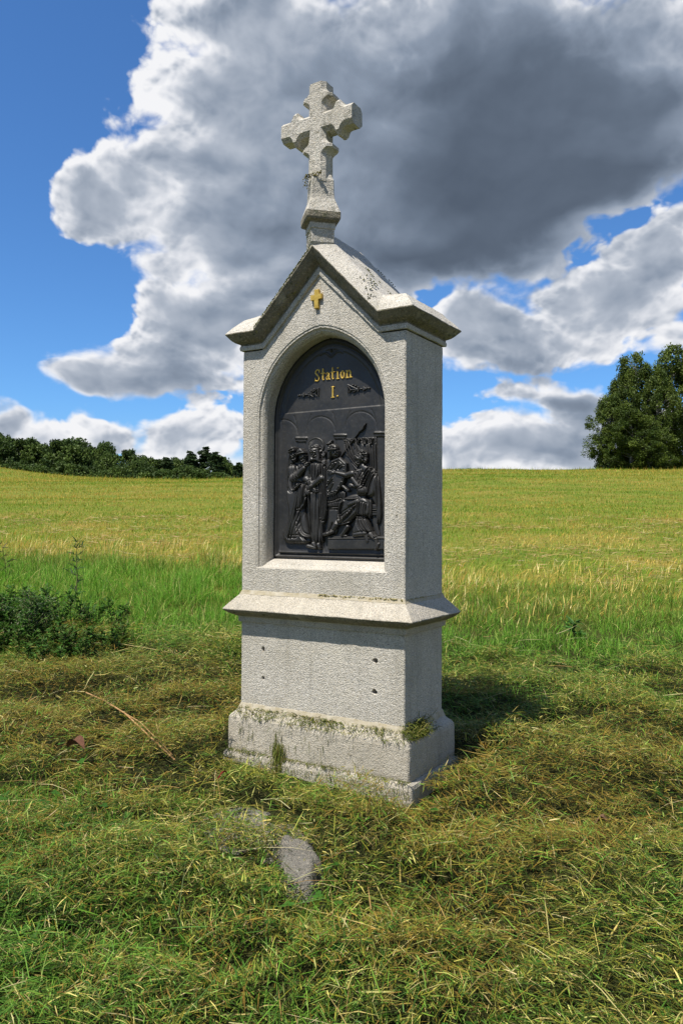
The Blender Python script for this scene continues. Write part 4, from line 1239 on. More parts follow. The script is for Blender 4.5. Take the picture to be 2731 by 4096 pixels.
def near_green():
    # short living blades poking through the cuttings
    n = 76000
    t, s = sample_ts(n, 0.8, 5.4, 1.2, 0.60, 0.7)
    x, y = xy(t, s)
    g = fnoise(x * 1.6 + 20, y * 1.6, 3, 71)
    bl = sstep(s * -1.0 + (2.2 - t) * 1.1, -0.2, 1.0)
    br = sstep(s, 0.3, 1.0) * sstep(2.6 - t, 0, 1.0)
    p = np.clip(sstep(g, 0.46, 0.66) * 0.55 + bl * 0.75 + br * 0.2 + 0.03, 0, 1)
    keep = (rng.random(n) < p) & off_shrine(x, y, 0.02) & ~in_stone(x, y, 1.05)
    x, y, t = x[keep], y[keep], t[keep]; n = len(x)
    col = pal(n, [(.065, .17, .014), (.10, .24, .022), (.14, .27, .035), (.18, .23, .035)], [3, 3, 2, 1])
    z = ground(x, y) + 0.01
    o = blades('short_grass', np.stack((x, y, z), -1), rng.uniform(0, 6.28, n), rng.uniform(0.5, 1.45, n), rng.uniform(0.03, 0.10, n), rng.uniform(0.002, 0.0042, n), rng.uniform(-1.6, -0.2, n), col, 3, M_blade)
    tag(o, 'fresh short green grass growing through the cuttings', 'grass', kind='stuff')
near_green()

def long_stalks():
    n = 1500
    t, s = sample_ts(n, 1.0, 5.0, 1.3, 0.5, 0.2)
    x, y = xy(t, s)
    keep = off_shrine(x, y, 0.25); x, y, t = x[keep], y[keep], t[keep]; n = len(x)
    col = pal(n, [(.45, .36, .13), (.55, .48, .24), (.32, .20, .07), (.20, .24, .05), (.10, .20, .04)], [3, 2, 1, 2, 2])
    z = ground(x, y) + rng.uniform(0.03, 0.075, n)
    o = blades('straw_stalks', np.stack((x, y, z), -1), rng.uniform(0, 6.28, n), rng.normal(0.06, 0.12, n), rng.uniform(0.07, 0.28, n), rng.uniform(0.0014, 0.0030, n), rng.normal(-0.3, 0.35, n), col, 3, M_hay)
    tag(o, 'pale straw stalks strewn over the cut grass', 'straw', kind='stuff')
long_stalks()

def clover():
    n = 2600
    t, s = sample_ts(n, 0.85, 3.4, 1.0, 0.52, 0.2)
    x, y = xy(t, s)
    g = fnoise(x * 2.4 + 4, y * 2.4, 2, 81); bl = sstep(s * -1.0 + (2.0 - t) * 1.2, -0.3, 0.9)
    keep = (rng.random(n) < np.clip(sstep(g, .45, .6) * (0.18 + 0.9 * bl), 0, 1)) & off_shrine(x, y, .1) & ~in_stone(x, y, 1.1)
    x, y = x[keep], y[keep]
    V = []; F = []; C = []
    for a, b in zip(x, y):
        z = float(ground(a, b)) + random.uniform(0.035, 0.07); rot = random.uniform(0, 6.28); c = np.array((.05, .14, .018)) * random.uniform(.75, 1.35)
        tx, ty = random.uniform(-.35, .35), random.uniform(-.35, .35)
        for k in range(3):
            an = rot + k * 2.094; r = random.uniform(.0065, .0105); cx, cy = a + math.cos(an) * r, b + math.sin(an) * r
            b0 = len(V)
            for q in range(6):
                aa = an + q * math.pi / 3; px, py = cx + math.cos(aa) * r * .95, cy + math.sin(aa) * r * .95
                V.append((px, py, z + (px - a) * tx + (py - b) * ty + (0.002 if q in (0, 3) else 0)))
                C.append(c)
            F.append([b0 + q for q in range(6)])
    o = fast_mesh('clover_leaves', np.array(V), np.array(F).ravel(), np.full(len(F), 6), M_blade, np.array(C))
    tag(o, 'small green clover leaves among the foreground grass', 'clover', kind='stuff')
clover()

# ------------------------------------------------------------------ tall grass bands and stubble behind
def tall_green():
    n = 150000
    t, s = sample_ts(n, 4.0, 10.5, 1.2, 0.56, 0.4)
    x, y = xy(t, s)
    a = t_in(s, x, y); b = t_out(s, x, y)
    m1 = sstep(t, a - 0.15, a + 0.3) * (1 - sstep(t, b - 0.9, b + 0.5))
    keep = (rng.random(n) < m1) & off_shrine(x, y, 0.1)
    x, y, t, s = x[keep], y[keep], t[keep], s[keep]; n = len(x)
    tuft = sstep(fnoise(x * 4.5, y * 4.5, 3, 91), .30, .75)
    L = (0.06 + 0.15 * tuft * rng.uniform(0.4, 1.25, n)) * (0.75 + 0.5 * sstep(-s, -1, 1.5))
    col = pal(n, [(.085, .22, .015), (.13, .30, .025), (.19, .37, .045), (.29, .37, .07), (.50, .45, .16), (.05, .12, .012)], [3, 4, 3, 1.6, .7, 1.5])
    yel = pal(n, [(.19, .20, .035), (.28, .23, .06), (.12, .17, .025)], [2, 1, 2])
    f = sstep(t, t_out(s, x, y) - 1.6, t_out(s, x, y))[:, None] * (rng.random((n, 1)) < .6)
    col = col * (1 - f) + yel * f
    az_ = rng.uniform(0, 6.28, n)
    o = blades('tall_grass', np.stack((x, y, ground(x, y) - 0.01), -1), az_, rng.uniform(0.55, 1.55, n), L, rng.uniform(0.0024, 0.0050, n) * (0.72 + 0.055 * t), rng.uniform(-1.5, 0.3, n), col, 3, M_blade, tipcol=col * 1.15)
    tag(o, 'lush bright green uncut grass in a band behind the shrine', 'grass', kind='stuff')
tall_green()

def stubble():
    n = 130000
    t, s = sample_ts(n, 4.4, 27, 0.9, 0.56, 0.6)
    x, y = xy(t, s)
    b = t_out(s, x, y)
    m1 = sstep(t, b - 1.3, b + 0.1) * (1 - 0.9 * sstep(t, 11, 26))
    keep = rng.random(n) < m1
    x, y, t, s = x[keep], y[keep], t[keep], s[keep]; n = len(x)
    v = fnoise(x * 0.9, y * 0.9, 3, 95); band = np.exp(-((t - t_out(s, x, y) - 0.7) / 1.2) ** 2)
    ps = np.clip(0.18 + 0.50 * band + 0.55 * sstep(v, .5, .62) - .25 * sstep(.5 - v, 0, .15), 0.03, .9)
    st = pal(n, [(.58, .43, .09), (.70, .56, .19), (.44, .38, .07), (.48, .25, .04)], [3, 2, 3, .8])
    gr = pal(n, [(.15, .29, .018), (.22, .31, .025), (.11, .26, .015), (.32, .33, .04)], [3, 3, 2, 2])
    col = np.where((rng.random(n) < ps)[:, None], st, gr)
    L = rng.uniform(0.03, 0.09, n) * (1 + 1.6 * band * (rng.random(n) < .35))
    lean = rng.normal(0.9, 0.3, n)
    az_ = rng.normal(0.2, 1.2, n)
    o = blades('stubble', np.stack((x, y, ground(x, y) - 0.005), -1), az_, lean, L, rng.uniform(0.0030, 0.0056, n) * (0.75 + 0.065 * t), rng.uniform(-1.3, 0.1, n), col, 2, M_blade)
    tag(o, 'golden and green stubble of the mown meadow beyond the tall grass', 'stubble', kind='stuff')
    n = 26000
    t, s = sample_ts(n, 5.0, 13, 1.1, 0.56, 0.6); x, y = xy(t, s)
    q = t - t_out(s, x, y); cl_ = fnoise(x * 2.6, y * 2.6, 3, 98)
    keep = (rng.random(n) < np.exp(-((q - .5) / .9) ** 2) * sstep(cl_, .42, .66) * 1.2)
    x, y, t = x[keep], y[keep], t[keep]; n = len(x)
    col = pal(n, [(.74, .58, .18), (.86, .74, .32), (.56, .38, .09)], [2, 2, 1])
    o = blades('straw_stubble', np.stack((x, y, ground(x, y) - .01), -1), rng.normal(.6, 1.3, n), rng.normal(1.15, .25, n), rng.uniform(.06, .17, n), rng.uniform(.0035, .006, n) * (.8 + .05 * t), rng.normal(-.15, .3, n), col, 2, M_blade)
    tag(o, 'upright golden straw stubble in clumps along the edge of the green band', 'stubble', kind='stuff')
    # straw lying flat in streaks
    n = 15000
    t, s = sample_ts(n, 5.8, 16, 1.2, 0.56, 0.6); x, y = xy(t, s)
    keep = (fnoise(x * 1.4 + 9, y * 1.4, 3, 97) > 0.53) & (t > t_out(s, x, y) - .2)
    x, y, t = x[keep], y[keep], t[keep]; n = len(x)
    col = pal(n, [(.42, .31, .12), (.52, .42, .22), (.33, .20, .08)], [2, 1, 1])
    o = blades('dry_hay', np.stack((x, y, ground(x, y) + rng.uniform(.02, .06, n)), -1), rng.uniform(0, 6.28, n), rng.normal(0, .12, n), rng.uniform(.08, .25, n), rng.uniform(.004, .007, n) * (.7 + .07 * t), rng.normal(0, .3, n), col, 2, M_hay)
    tag(o, 'leftover pale hay lying in streaks on the stubble', 'hay', kind='stuff')
stubble()

def far_field():
    n = 330000
    t, s = sample_ts(n, 8.5, 97, 0.70, 0.56, 1.0)
    kp = rng.random(n) < sstep(t, 8.5, 15); t = t[kp]; s = s[kp]; n = len(t)
    x, y = xy(t, s)
    ua = x * RH[0] + y * RH[1]; ub = x * FH[0] + y * FH[1]
    v = fnoise(ua * 0.22, ub * 0.42, 4, 101); v2 = fnoise(ua * 0.05, ub * 0.12, 3, 105)
    v3 = fnoise(ua * 0.9, ub * 1.6, 3, 109)
    st = np.clip(0.02 + 0.75 * sstep(v, .50, .62) + 0.45 * sstep(v2, .48, .58) + .25 * sstep(v3, .55, .7), 0, .9)
    sc_ = pal(n, [(.46, .34, .055), (.38, .34, .045), (.54, .44, .12), (.46, .24, .035)], [3, 3.5, 2, 1.3])
    gr = pal(n, [(.15, .27, .018), (.20, .30, .025), (.11, .23, .015), (.27, .31, .033)], [3, 3.5, 2.5, 2])
    col = np.where((rng.random(n) < st)[:, None], sc_, gr)
    L = rng.uniform(0.025, 0.075, n) * (1 + 0.022 * t) * np.where((rng.random(n) < .05) & (t > 45), 2.6, 1.0)
    o = blades('meadow_grass', np.stack((x, y, ground(x, y, False) - 0.01), -1), rng.uniform(0, 6.28, n), rng.uniform(0.5, 1.4, n), L, rng.uniform(0.0045, 0.0080, n) * (0.40 + 0.075 * t), rng.uniform(-1.0, 0.0, n), col, 1, M_blade,
               roll=rng.uniform(-.4, .4, n))
    tag(o, 'short yellow green aftermath grass over the wide meadow', 'grass', kind='stuff')
far_field()

# ------------------------------------------------------------------ clippings and moss on the shrine
def ledge_litter():
    V = []; 
    def lay(n, fx_, L, w, pit, label, name):
        P = []; A = []; 
        for _ in range(n):
            p, a = fx_(); P.append(p); A.append(a)
        P = np.array(P); A = np.array(A)
        k = len(P)
        col = pal(k, [(.10, .13, .015), (.16, .17, .03), (.24, .21, .06), (.07, .10, .012)], [3, 3, 1.5, 2])
        o = blades(name, P, A, rng.normal(pit[0], pit[1], k), rng.uniform(*L, k), rng.uniform(*w, k), rng.normal(-1.0, .6, k), col, 2, M_hay, roll=rng.uniform(-1.2, 1.2, k))
        tag(o, label, 'cut grass', kind='stuff')
    def front_ledge():
        while True:
            x = random.uniform(-.52, .53)
            if random.random() < 0.35 + 0.65 * max(0, nz(x * 7, 1.3, 0, 1) + .3) * (1.2 - abs(x + .1)): break
        f = random.random() ** 1.5
        return ((x * S, (-(D2 + 0.008 + 0.044 * f)) * S, (0.222 - 0.045 * f) * S + random.uniform(0, .008)), random.uniform(-2.8, -0.2))
    lay(1100, front_ledge, (.010, .034), (.0013, .0026), (-.1, .5), 'green clippings strewn along the sloping top of the base block', 'grass_clippings')
    def corner():
        a, b = random.gauss(.525, .035), random.gauss(-.12, .07)
        b = max(-.262, min(.2, b)); a = max(.505, min(.548, a))
        return ((a * S, b * S, (0.185 + (.55 - a) * .9) * S + abs(random.gauss(0, .012))), random.uniform(0, 6.28))
    lay(1300, corner, (.012, .035), (.0013, .0026), (0.1, .5), 'small heap of clippings on the right end of the base block', 'grass_clippings')
    def step():
        while True:
            x = random.uniform(-.56, .56)
            if random.random() < 0.25 + max(0, nz(x * 6 + 4, 2.3, 0, 1) + .25): break
        return ((x * S, (-(D2 + 0.055 + 0.012 * random.random())) * S, 0.002 * S + random.uniform(0, .006)), random.uniform(-2.8, -0.2))
    lay(700, step, (.008, .026), (.0013, .0024), (-.1, .5), 'green clippings caught on the foundation step', 'grass_clippings')
    def stuck():
        x = random.uniform(-.55, .56); k = random.random() ** 1.6
        return ((x * S, -(D2 + 0.0725) * S - .001, (-0.015 - 0.10 * (1 - k)) * S), random.uniform(-3.0, -.1))
    lay(3000, stuck, (.004, .013), (.0012, .0022), (-1.2, .5), 'fine clippings sticking to the face of the foundation step', 'grass_clippings')
    def hang():
        c = random.choice([(-.38, .05), (-.20, .02), (-.21, .03), (-.22, .02), (-.1, .2), (-.45, .04), (.1, .2)])
        x = random.gauss(c[0], c[1] * .5)
        return ((x * S, -(D2 + 0.0555) * S, random.uniform(.02, .16) * S), random.uniform(-2.6, -.5))
    lay(130, hang, (.015, .045), (.0012, .0022), (-1.35, .2), 'wet clippings hanging down the face of the base block', 'grass_clippings')
    def wisp():
        x = random.gauss(-.20, .022)
        return ((x * S, -(D2 + 0.0545 + random.uniform(0, .02)) * S, random.uniform(-.06, .085) * S), random.uniform(-2.4, -.7))
    lay(420, wisp, (.02, .055), (.0013, .0024), (-1.3, .25), 'dark wisp of cut grass hanging from the base block over the step', 'grass_clippings')
ledge_litter()

def moss_tufts():
    def tuft(name, pts, mat, label, r=(.004, .010)):
        V = []; F = []
        for (x, y, z) in pts:
            b = len(V); rr = random.uniform(*r)
            for k in range(7):
                a = k * 0.9; q = random.uniform(.6, 1.2)
                V.append((x + math.cos(a) * rr * q, y + math.sin(a) * rr * q, z + random.uniform(-.3, .3) * rr))
            V.append((x, y, z + rr * random.uniform(.4, .9)))
            for k in range(7): F.append((b + k, b + (k + 1) % 7, b + 7))
        o = mesh_obj(name, V, F, mat, shrine); o['kind'] = 'stuff'; o['label'] = label
    def roofpt(x, y):   # right-hand and left-hand slope
        f = min(1, (0.293 - abs(y)) / 0.072)
        z = 2.650 - 1.035 * abs(x) + 0.108 * f
        return (x * S, y * S, z * S)
    pts = []
    for cx, cy, n, sp in ((.275, -.245, 9, .012), (.30, -.225, 12, .010), (.325, -.215, 12, .009), (.335, -.26, 12, .012), (.315, -.275, 7, .010), (.20, -.06, 10, .007), (.12, .20, 9, .008), (.19, .215, 12, .009), (.24, -.10, 6, .006), (.28, -.08, 5, .006), (.33, .05, 6, .008), (.35, -.1, 6, .008), (.15, .2, 5, .006)):
        for _ in range(n):
            pts.append(roofpt(min(.36, max(.01, random.gauss(cx, sp))), max(-.285, min(.285, random.gauss(cy, sp)))))
    tuft('moss', pts, M_moss, 'dark green moss cushions on the right roof slope', (.002, .0045))
    pts = [roofpt(-random.uniform(.02, .38), -.290 + abs(random.gauss(0, .012))) for _ in range(420)]
    tuft('moss', pts, M_moss, 'mossy fringe along the left gable edge', (.0025, .0058))
    pts = []
    for _ in range(120):
        a = random.uniform(-1, 1); pts.append((( .05 * a) * S, (YC - .066 - .01 * random.random()) * S, (3.012 + random.uniform(-.01, .012)) * S))
    for _ in range(60): pts.append(((-.066 + random.uniform(-.008, .008)) * S, (YC - random.uniform(-.02, .06)) * S, random.uniform(2.97, 3.03) * S))
    tuft('moss', pts, M_ochre, 'ochre moss in the joint below the cross shaft', (.0015, .004))
    pts = []
    for _ in range(200):
        a = random.random(); pts.append((-.086 * (1 - a) * S, (YC - .086 * a) * S, random.uniform(2.67, 2.73) * S))
    tuft('moss', pts, M_moss, 'lichen crust on the left face of the pedestal', (.001, .0025))
    pts = [(random.uniform(.0, .49) * S, (-D2 - .002 - .004 * random.random()) * S, (.853 + random.uniform(-.004, .008)) * S) for _ in range(160)] + [((W2 + .003) * S, random.uniform(-.2, .1) * S, (.855) * S) for _ in range(40)]
    tuft('moss', pts, M_ochre, 'yellow lichen along the joint above the ledge', (.0012, .003))
moss_tufts()

# ------------------------------------------------------------------ weeds at the left
def tube(V, F, p, q, r0, r1, n=6):
    p = Vector(p); q = Vector(q); d = (q - p)
    if d.length < 1e-6: return
    a = d.orthogonal().normalized(); b_ = d.normalized().cross(a); base = len(V)
    for c, r in ((p, r0), (q, r1)):
        for k in range(n):
            an = 2 * math.pi * k / n; V.append(tuple(c + a * math.cos(an) * r + b_ * math.sin(an) * r))
    for k in range(n): F.append((base + k, base + (k + 1) % n, base + n + (k + 1) % n, base + n + k))

def weed(u, v, height, label, leafcol, nbr=16, spread=0.35, flowers=None, name='weed_plant', leaf=(0.03, 0.09), seed=1, lw=0.16, thick=1.0):
    rr = random.Random(seed)
    x, y, z = pix(u, v)
    root = empty(name, (x, y, z)); tag(root, label, 'weed')
    LP = []; LA = []; LL = []; LPi = []; FP = []
    for sidx in range(1 if nbr < 30 else 34):
        V = []; F = []
        bx, by = (0, 0) if nbr < 30 else (rr.uniform(-1, 1) * spread * .62, rr.gauss(0, spread * .35))
        p = Vector((bx, by, -0.02)); d = Vector((rr.gauss(0, .12), rr.gauss(0, .12), 1)).normalized(); H = height * (rr.uniform(.85, 1.0) if nbr < 30 else rr.uniform(.45, 1.0))
        for k in range(10):
            q = p + d * (H / 10); tube(V, F, p, q, .0045 * (1 - k / 13) * thick, .0045 * (1 - (k + 1) / 13) * thick)
            if k >= 1:
                for _ in range(max(1, nbr // 8) if nbr < 30 else 3):
                    a = rr.uniform(0, 6.28); l = H * spread * rr.uniform(.3, .8) * (1 - k / 14)
                    e = q + Vector((math.cos(a) * l, math.sin(a) * l, l * rr.uniform(.2, .9)))
                    tube(V, F, q, e, .0018 * thick, .0010 * thick, 4)
                    for m_ in range(9 if nbr >= 30 else 5):
                        c = q.lerp(e, m_ / (9 if nbr >= 30 else 5) + .1); LP.append(tuple(c)); LA.append(a + rr.uniform(-1.3, 1.3)); LL.append(rr.uniform(*leaf)); LPi.append(rr.uniform(-.2, .9))
                    if flowers: FP.append(tuple(e))
            p = q; d = (d + Vector((rr.gauss(0, .07), rr.gauss(0, .07), 0))).normalized()
        FP.append(tuple(p))
        mesh_obj('stem', V, F, bpy.data.materials.get('weed_stem') or simple_noise_mat('weed_stem', (.05, .07, .02), (.12, .10, .04), 40), root)
    n = len(LP); L = np.array(LL)
    o = blades('foliage', np.array(LP), np.array(LA), np.array(LPi), L, L * lw + .002, rng.uniform(-1.2, .2, n), pal(n, leafcol, [1] * len(leafcol)), 3, M_blade, root)
    o['kind'] = 'stuff'
    if flowers:
        P = []; 
        for f in FP:
            for _ in range(3): P.append(tuple(Vector(f) + Vector((rr.gauss(0, .008), rr.gauss(0, .008), rr.gauss(0, .008)))))
        n = len(P)
        o = blades('flower_heads', np.array(P), rng.uniform(0, 6.28, n), rng.uniform(-.5, 1.4, n), np.full(n, .009), np.full(n, .006), np.zeros(n), pal(n, [flowers], [1]), 2, M_blade, root)
        o['kind'] = 'stuff'
dkg = [(.035, .10, .014), (.055, .14, .02), (.09, .19, .03)]
weed(300, 2440, .62, 'tall dark thistle-like weed with narrow grey green leaves standing apart at the left', [(.05, .095, .04), (.07, .13, .05)], 16, .24, (.10, .08, .07), seed=4, lw=.12, thick=1.3)
weed(60, 2560, .33, 'dense dark green herb clump with tiny white flowers at the left edge', dkg, 34, .55, (.24, .26, .16), 'herb_clump', (.010, .026), 7, .38)
weed(190, 2620, .22, 'low dark leafy herb clump in front of the tall weed', dkg + [(.09, .15, .03)], 34, .7, None, 'herb_clump', (.010, .028), 9, .38)
weed(110, 2520, .30, 'broad green herb mound between the flowering clump and the tall weed', dkg + [(.07, .16, .025)], 40, .8, None, 'herb_clump', (.012, .032), 19, .45)
weed(20, 2330, .40, 'thin brown-stemmed weed with sparse leaves at the far left', [(.08, .08, .03), (.06, .09, .03)], 12, .3, (.12, .07, .04), seed=13)
weed(2290, 2560, .14, 'small broad-leaved plant in the green grass at the right', [(.07, .17, .03), (.09, .2, .05)], 10, .6, None, 'leafy_plant', (.04, .08), 15, .4)

def stalk(name, pts, r, mat, label, cat):
    V = []; F = []
    P = [Vector((*pix(u, v)[:2], pix(u, v)[2] + l)) for u, v, l in pts]
    o0 = P[0]
    for i in range(len(P) - 1): tube(V, F, P[i] - o0, P[i + 1] - o0, r, r * .9, 7)
    o = mesh_obj(name, V, F, mat); o.location = o0; tag(o, label, cat)
M_stalk = simple_noise_mat('dry_stalk', (.26, .13, .05), (.46, .30, .14), 60)
stalk('dry_stalk', [(345, 2830, .07), (420, 2880, .085), (500, 2940, .09), (600, 3030, .08), (700, 3110, .06)], .0034, M_stalk, 'longest reddish dry stalk lying on the cuttings left of the shrine', 'stalk')
stalk('dry_stalk', [(440, 2895, .08), (560, 2985, .095), (690, 3095, .07)], .0022, M_stalk, 'shorter reddish dry stalk lying alongside the longest one', 'stalk')
M_straw = simple_noise_mat('straw', (.34, .26, .09), (.50, .42, .20), 60)
stalk('straw_stem', [(480, 2625, .07), (620, 2650, .075), (760, 2670, .06)], .0016, M_straw, 'long yellow straw lying left of the ledge in the cut grass', 'straw')
stalk('straw_stem', [(610, 3320, .05), (730, 3350, .06), (860, 3330, .07), (950, 3290, .05)], .0012, M_straw, 'bent pale straw lying beside the flat stone', 'straw')

def leaf_thing(name, u, v, L, w, col, label, cat, lift=.06, az0=1.0, crump=3):
    x, y, z = pix(u, v)
    mt = simple_noise_mat(name + '_surface', tuple(c * .6 for c in col), col, 90)
    V = []; F = []
    n, m_ = 8, 5
    for i in range(n):
        for j in range(m_):
            a = i / (n - 1); b_ = (j / (m_ - 1) - .5) * 2
            ww = w * math.sin(math.pi * min(.98, a * .9 + .08)) * .5
            lx, ly = a * L, b_ * ww
            V.append((lx * math.cos(az0) - ly * math.sin(az0), lx * math.sin(az0) + ly * math.cos(az0), abs(b_) * ww * .9 + nz(lx * 60, ly * 60, u, 1) * .006 * crump + .02 * math.sin(a * 3)))
    for i in range(n - 1):
        for j in range(m_ - 1): F.append((i * m_ + j, i * m_ + j + 1, (i + 1) * m_ + j + 1, (i + 1) * m_ + j))
    o = mesh_obj(name, V, F, mt); o.location = (x, y, z + lift); tag(o, label, cat)
leaf_thing('red_petal', 872, 3205, .040, .014, (.20, .006, .012), 'crumpled dark red petal on the cuttings left of the step', 'petal', .075, 1.1, 1)
leaf_thing('dry_leaf', 2370, 3390, .055, .030, (.15, .085, .05), 'crumpled brown dead leaf on the grass at the right', 'leaf', .06, .3, 3)
leaf_thing('dry_leaf', 270, 3060, .085, .055, (.13, .06, .035), 'flattened brown dead leaf on the cuttings at the far left', 'leaf', .065, .1, 1)

# ------------------------------------------------------------------ trees
def tree_meshes(name, H, R, kind, seed, nclump, nleaf, leaf):
    """returns (trunk mesh, crown mesh) for a tree of height H and crown radius R"""
    rr = random.Random(seed); g = np.random.default_rng(seed)
    V = []; F = []
    def profile(f):
        if kind == 'birch': return (0.50 + 0.75 * math.sin(min(1, f * 1.25 + .08) * math.pi * .62)) * (1 - max(0, f - .55) / .45) ** .50 * (1 + .22 * math.sin(f * 17 + seed)) + .06
        if kind == 'conifer': return (1 - f) ** .85 * 1.0 + .04
        return math.sqrt(max(0.02, 1 - ((f - .42) / .60) ** 2))
    p = Vector((0, 0, -0.3)); axis = [p.copy()]; d = Vector((rr.gauss(0, .04), rr.gauss(0, .04), 1)).normalized()
    r0 = H * .014
    for k in range(10):
        q = p + d * (H * .95 / 10); tube(V, F, p, q, r0 * (1 - k / 10.5), r0 * (1 - (k + 1) / 10.5), 8); p = q; axis.append(p.copy())
        d = (d + Vector((rr.gauss(0, .05), rr.gauss(0, .05), .05))).normalized()
    cl = []
    for i in range(nclump):
        f = rr.uniform(.03, 1.0) ** (.9 if kind != 'conifer' else 1.1)
        k = min(9, int(f * 10)); ap = axis[k].lerp(axis[k + 1], f * 10 - k) if k < 10 else axis[10]
        a = rr.uniform(0, 6.283); rad = R * profile(f) * (rr.random() ** .45) * rr.uniform(.75, 1.12)
        c = ap + Vector((math.cos(a) * rad, math.sin(a) * rad, rr.uniform(-.02, .04) * H))
        cl.append((c, a, rad))
        if rad > R * .3 and i % 2 == 0:
            st = ap - Vector((0, 0, rad * (.5 if kind != 'conifer' else -.05)))
            mid = st.lerp(c, .55) + Vector((0, 0, rad * .06))
            tube(V, F, st, mid, r0 * .22, r0 * .13, 5); tube(V, F, mid, c, r0 * .13, r0 * .05, 5)
    P = []; Cc = []; N = []
    cs = R * (.20 if kind == 'birch' else .27 if kind == 'round' else .15)
    cols = {'birch': [(.070, .105, .016), (.105, .145, .024), (.048, .078, .014)], 'round': [(.052, .090, .018), (.085, .130, .026), (.036, .066, .014)], 'conifer': [(.030, .056, .020), (.045, .075, .025)]}[kind]
    cols = np.array(cols)
    for c, a, rad in cl:
        n = max(6, int(nleaf * rr.uniform(.6, 1.4)))
        sp = cs * rr.uniform(.7, 1.3)
        o = g.normal(0, 1, (n, 3)); o /= np.linalg.norm(o, axis=1, keepdims=True) + 1e-6
        o *= (g.random((n, 1)) ** .4) * sp * np.array([1, 1, .72 if kind != 'birch' else 1.15])
        if kind == 'birch': o[:, 2] -= np.abs(g.normal(0, sp * .45, n))
        P.append(np.array(c) + o)
        tone = cols[rr.randrange(len(cols))] * rr.uniform(.8, 1.25)
        Cc.append(np.tile(tone, (n, 1)) * g.uniform(.75, 1.3, (n, 1)))
    P = np.concatenate(P); Cc = np.concatenate(Cc); n = len(P)
    P[:, 2] = np.maximum(P[:, 2], .15)
    u = g.normal(0, 1, (n, 3)); u /= np.linalg.norm(u, axis=1, keepdims=True)
    w = np.cross(u, g.normal(0, 1, (n, 3))); w /= np.linalg.norm(w, axis=1, keepdims=True)
    l = g.uniform(.6, 1.4, (n, 1)) * leaf
    V4 = np.stack((P - u * l, P + w * l * .55, P + u * l, P - w * l * .55), 1).reshape(-1, 3)
    C4 = np.repeat(Cc, 4, 0)
    return (V, F), (V4, C4)

def make_tree(name, proto, scale, loc, rot, label, group, cat='tree', mats=None):
    root = empty(name, loc); root.rotation_euler = (0, 0, rot); root.scale = scale
    tag(root, label, cat, group)
    for ch in proto:
        c = ch.copy(); COL.objects.link(c); c.parent = root; c.matrix_parent_inverse = Matrix()
        c.name = ch['part']
    return root

def proto_tree(kind, H, R, seed, nclump, nleaf, leaf, bark):
    (V, F), (V4, C4) = tree_meshes('t', H, R, kind, seed, nclump, nleaf, leaf)
    tm = bpy.data.meshes.new('trunk'); tm.from_pydata(V, [], F); tm.materials.append(bark)
    trunk = bpy.data.objects.new('trunk', tm)
    crown = fast_mesh('crown', V4, np.arange(len(V4)), np.full(len(V4) // 4, 4), M_leaf, C4)
    COL.objects.unlink(crown)
    trunk['part'] = 'trunk'; crown['part'] = 'crown'
    return [trunk, crown]

def place(u, t):
    s = (u - 1365.5) / 3133.34 * t
    return xy(t, s)
def height_for(v, t, gz):
    return CAM[2] + t * (2105 - v) / 3133.34 - gz

birches = [proto_tree('birch', 15, 2.9, 21, 230, 115, .125, M_bark), proto_tree('birch', 15, 2.7, 22, 220, 115, .125, M_bark), proto_tree('birch', 15, 3.0, 23, 240, 115, .125, M_bark)]
bl_ = [(2432, 1560, 84, 0, 1.0, 'leftmost and lowest birch of the clump, its crown bulging to the left'),
       (2472, 1425, 87, 1, .85, 'slim birch with a pointed top, second from the left in the clump'),
       (2563, 1372, 86, 2, .85, 'tall birch in the middle of the clump with a narrow crown'),
       (2520, 1600, 82, 1, 1.1, 'short bushy birch filling the front of the clump below the slim ones'),
       (2625, 1450, 85, 0, .95, 'birch with visible pale trunk right of the middle of the clump'),
       (2688, 1338, 88, 2, 1.05, 'tallest birch, at the right edge of the photo'),
       (2600, 1640, 81, 2, 1.05, 'low bushy birch at the front right of the clump'),
       (2770, 1400, 87, 1, 1.1, 'birch cut off by the right edge of the photo')]
for i, (u, tv, t, k, ws, lab) in enumerate(bl_):
    x, y = place(u, t); gz = float(ground(x, y, False)); h = height_for(tv, t, gz) / 15
    make_tree('birch_tree', birches[k], (ws * max(h, .75), ws * max(h, .75), h), (x, y, gz - .1), i * 1.7, lab, 'birches on the crest at the right')

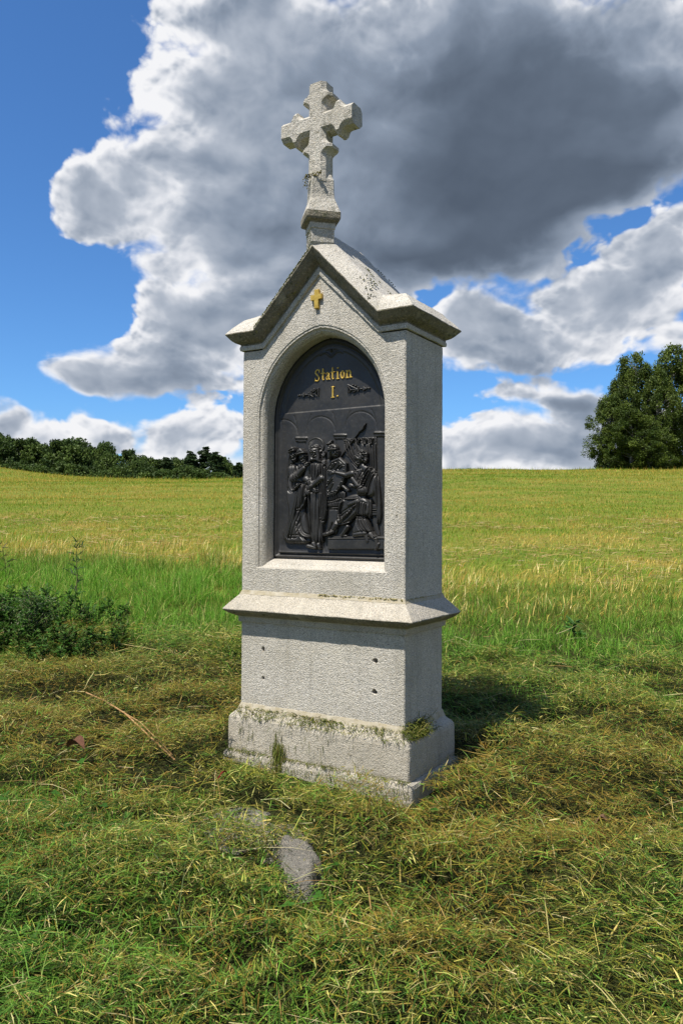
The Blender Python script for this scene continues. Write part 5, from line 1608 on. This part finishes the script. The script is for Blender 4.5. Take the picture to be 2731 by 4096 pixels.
rounds = [proto_tree('round', 16, 6.2, 31, 150, 70, .30, M_dbark), proto_tree('round', 16, 5.6, 32, 140, 70, .30, M_dbark), proto_tree('round', 16, 5.0, 33, 140, 70, .30, M_dbark)]
conifs = [proto_tree('conifer', 18, 3.2, 41, 130, 50, .28, M_dbark)]
ORD = ['first', 'second', 'third', 'fourth', 'fifth', 'sixth', 'seventh', 'eighth', 'ninth', 'tenth', 'eleventh', 'twelfth', 'thirteenth', 'fourteenth', 'fifteenth', 'sixteenth', 'seventeenth', 'eighteenth', 'nineteenth', 'twentieth', 'twenty-first', 'twenty-second', 'twenty-third', 'twenty-fourth', 'twenty-fifth', 'twenty-sixth', 'twenty-seventh', 'twenty-eighth']
TL = [(-30, 1775, 'r', 1.1), (15, 1765, 'r', 1.0), (75, 1772, 'r', 1.15), (125, 1798, 'r', .9), (165, 1795, 'r', 1.0), (222, 1775, 'r', 1.2), (285, 1777, 'r', 1.15), (330, 1808, 'r', .9), (372, 1805, 'r', .95), (410, 1792, 'r', .75), (450, 1832, 'r', .9),
      (502, 1815, 'r', .75), (545, 1858, 'r', .8), (592, 1845, 'r', 1.0), (640, 1850, 'r', .9), (688, 1846, 'c', 1.9), (720, 1852, 'r', .9), (752, 1838, 'c', 2.0), (782, 1822, 'c', 2.0), (808, 1808, 'c', 2.1), (850, 1822, 'c', 2.1), (882, 1846, 'r', .7), (918, 1868, 'r', .7), (946, 1862, 'c', 1.6), (985, 1868, 'r', .8), (1020, 1872, 'r', .8)]
for i, (u, tv, k, ws) in enumerate(TL):
    t = 235 + (i * 37 % 23); x, y = place(u, t); gz = float(ground(x, y, False)); H = height_for(tv, t, gz) * 1.10
    pr = rounds[i % 3] if k == 'r' else conifs[0]; h = H / (16 if k == 'r' else 18)
    shape = 'rounded dark broadleaf tree' if k == 'r' else 'narrow dark conifer'
    make_tree('broadleaf_tree' if k == 'r' else 'conifer_tree', pr, (ws * 1.15, ws * 1.15, h), (x, y, gz), i * 2.1, '%s in the far treeline, %s tree from the left' % (shape, ORD[i]), 'trees of the far treeline')
for i, u in enumerate((30, 110, 190, 262, 340, 420, 480, 560, 640, 730, 830, 905)):
    t = 222; x, y = place(u, t); gz = float(ground(x, y, False)); H = height_for(1852 + (i % 3) * 8 + (u > 400) * 12 + (u > 850) * 8, t, gz)
    make_tree('broadleaf_tree', rounds[(i + 1) % 3], (.95, .95, H / 16), (x, y, gz), i * 1.3, 'lower bushy tree along the front of the far treeline, %s from the left' % ORD[i], 'low trees in front of the far treeline')
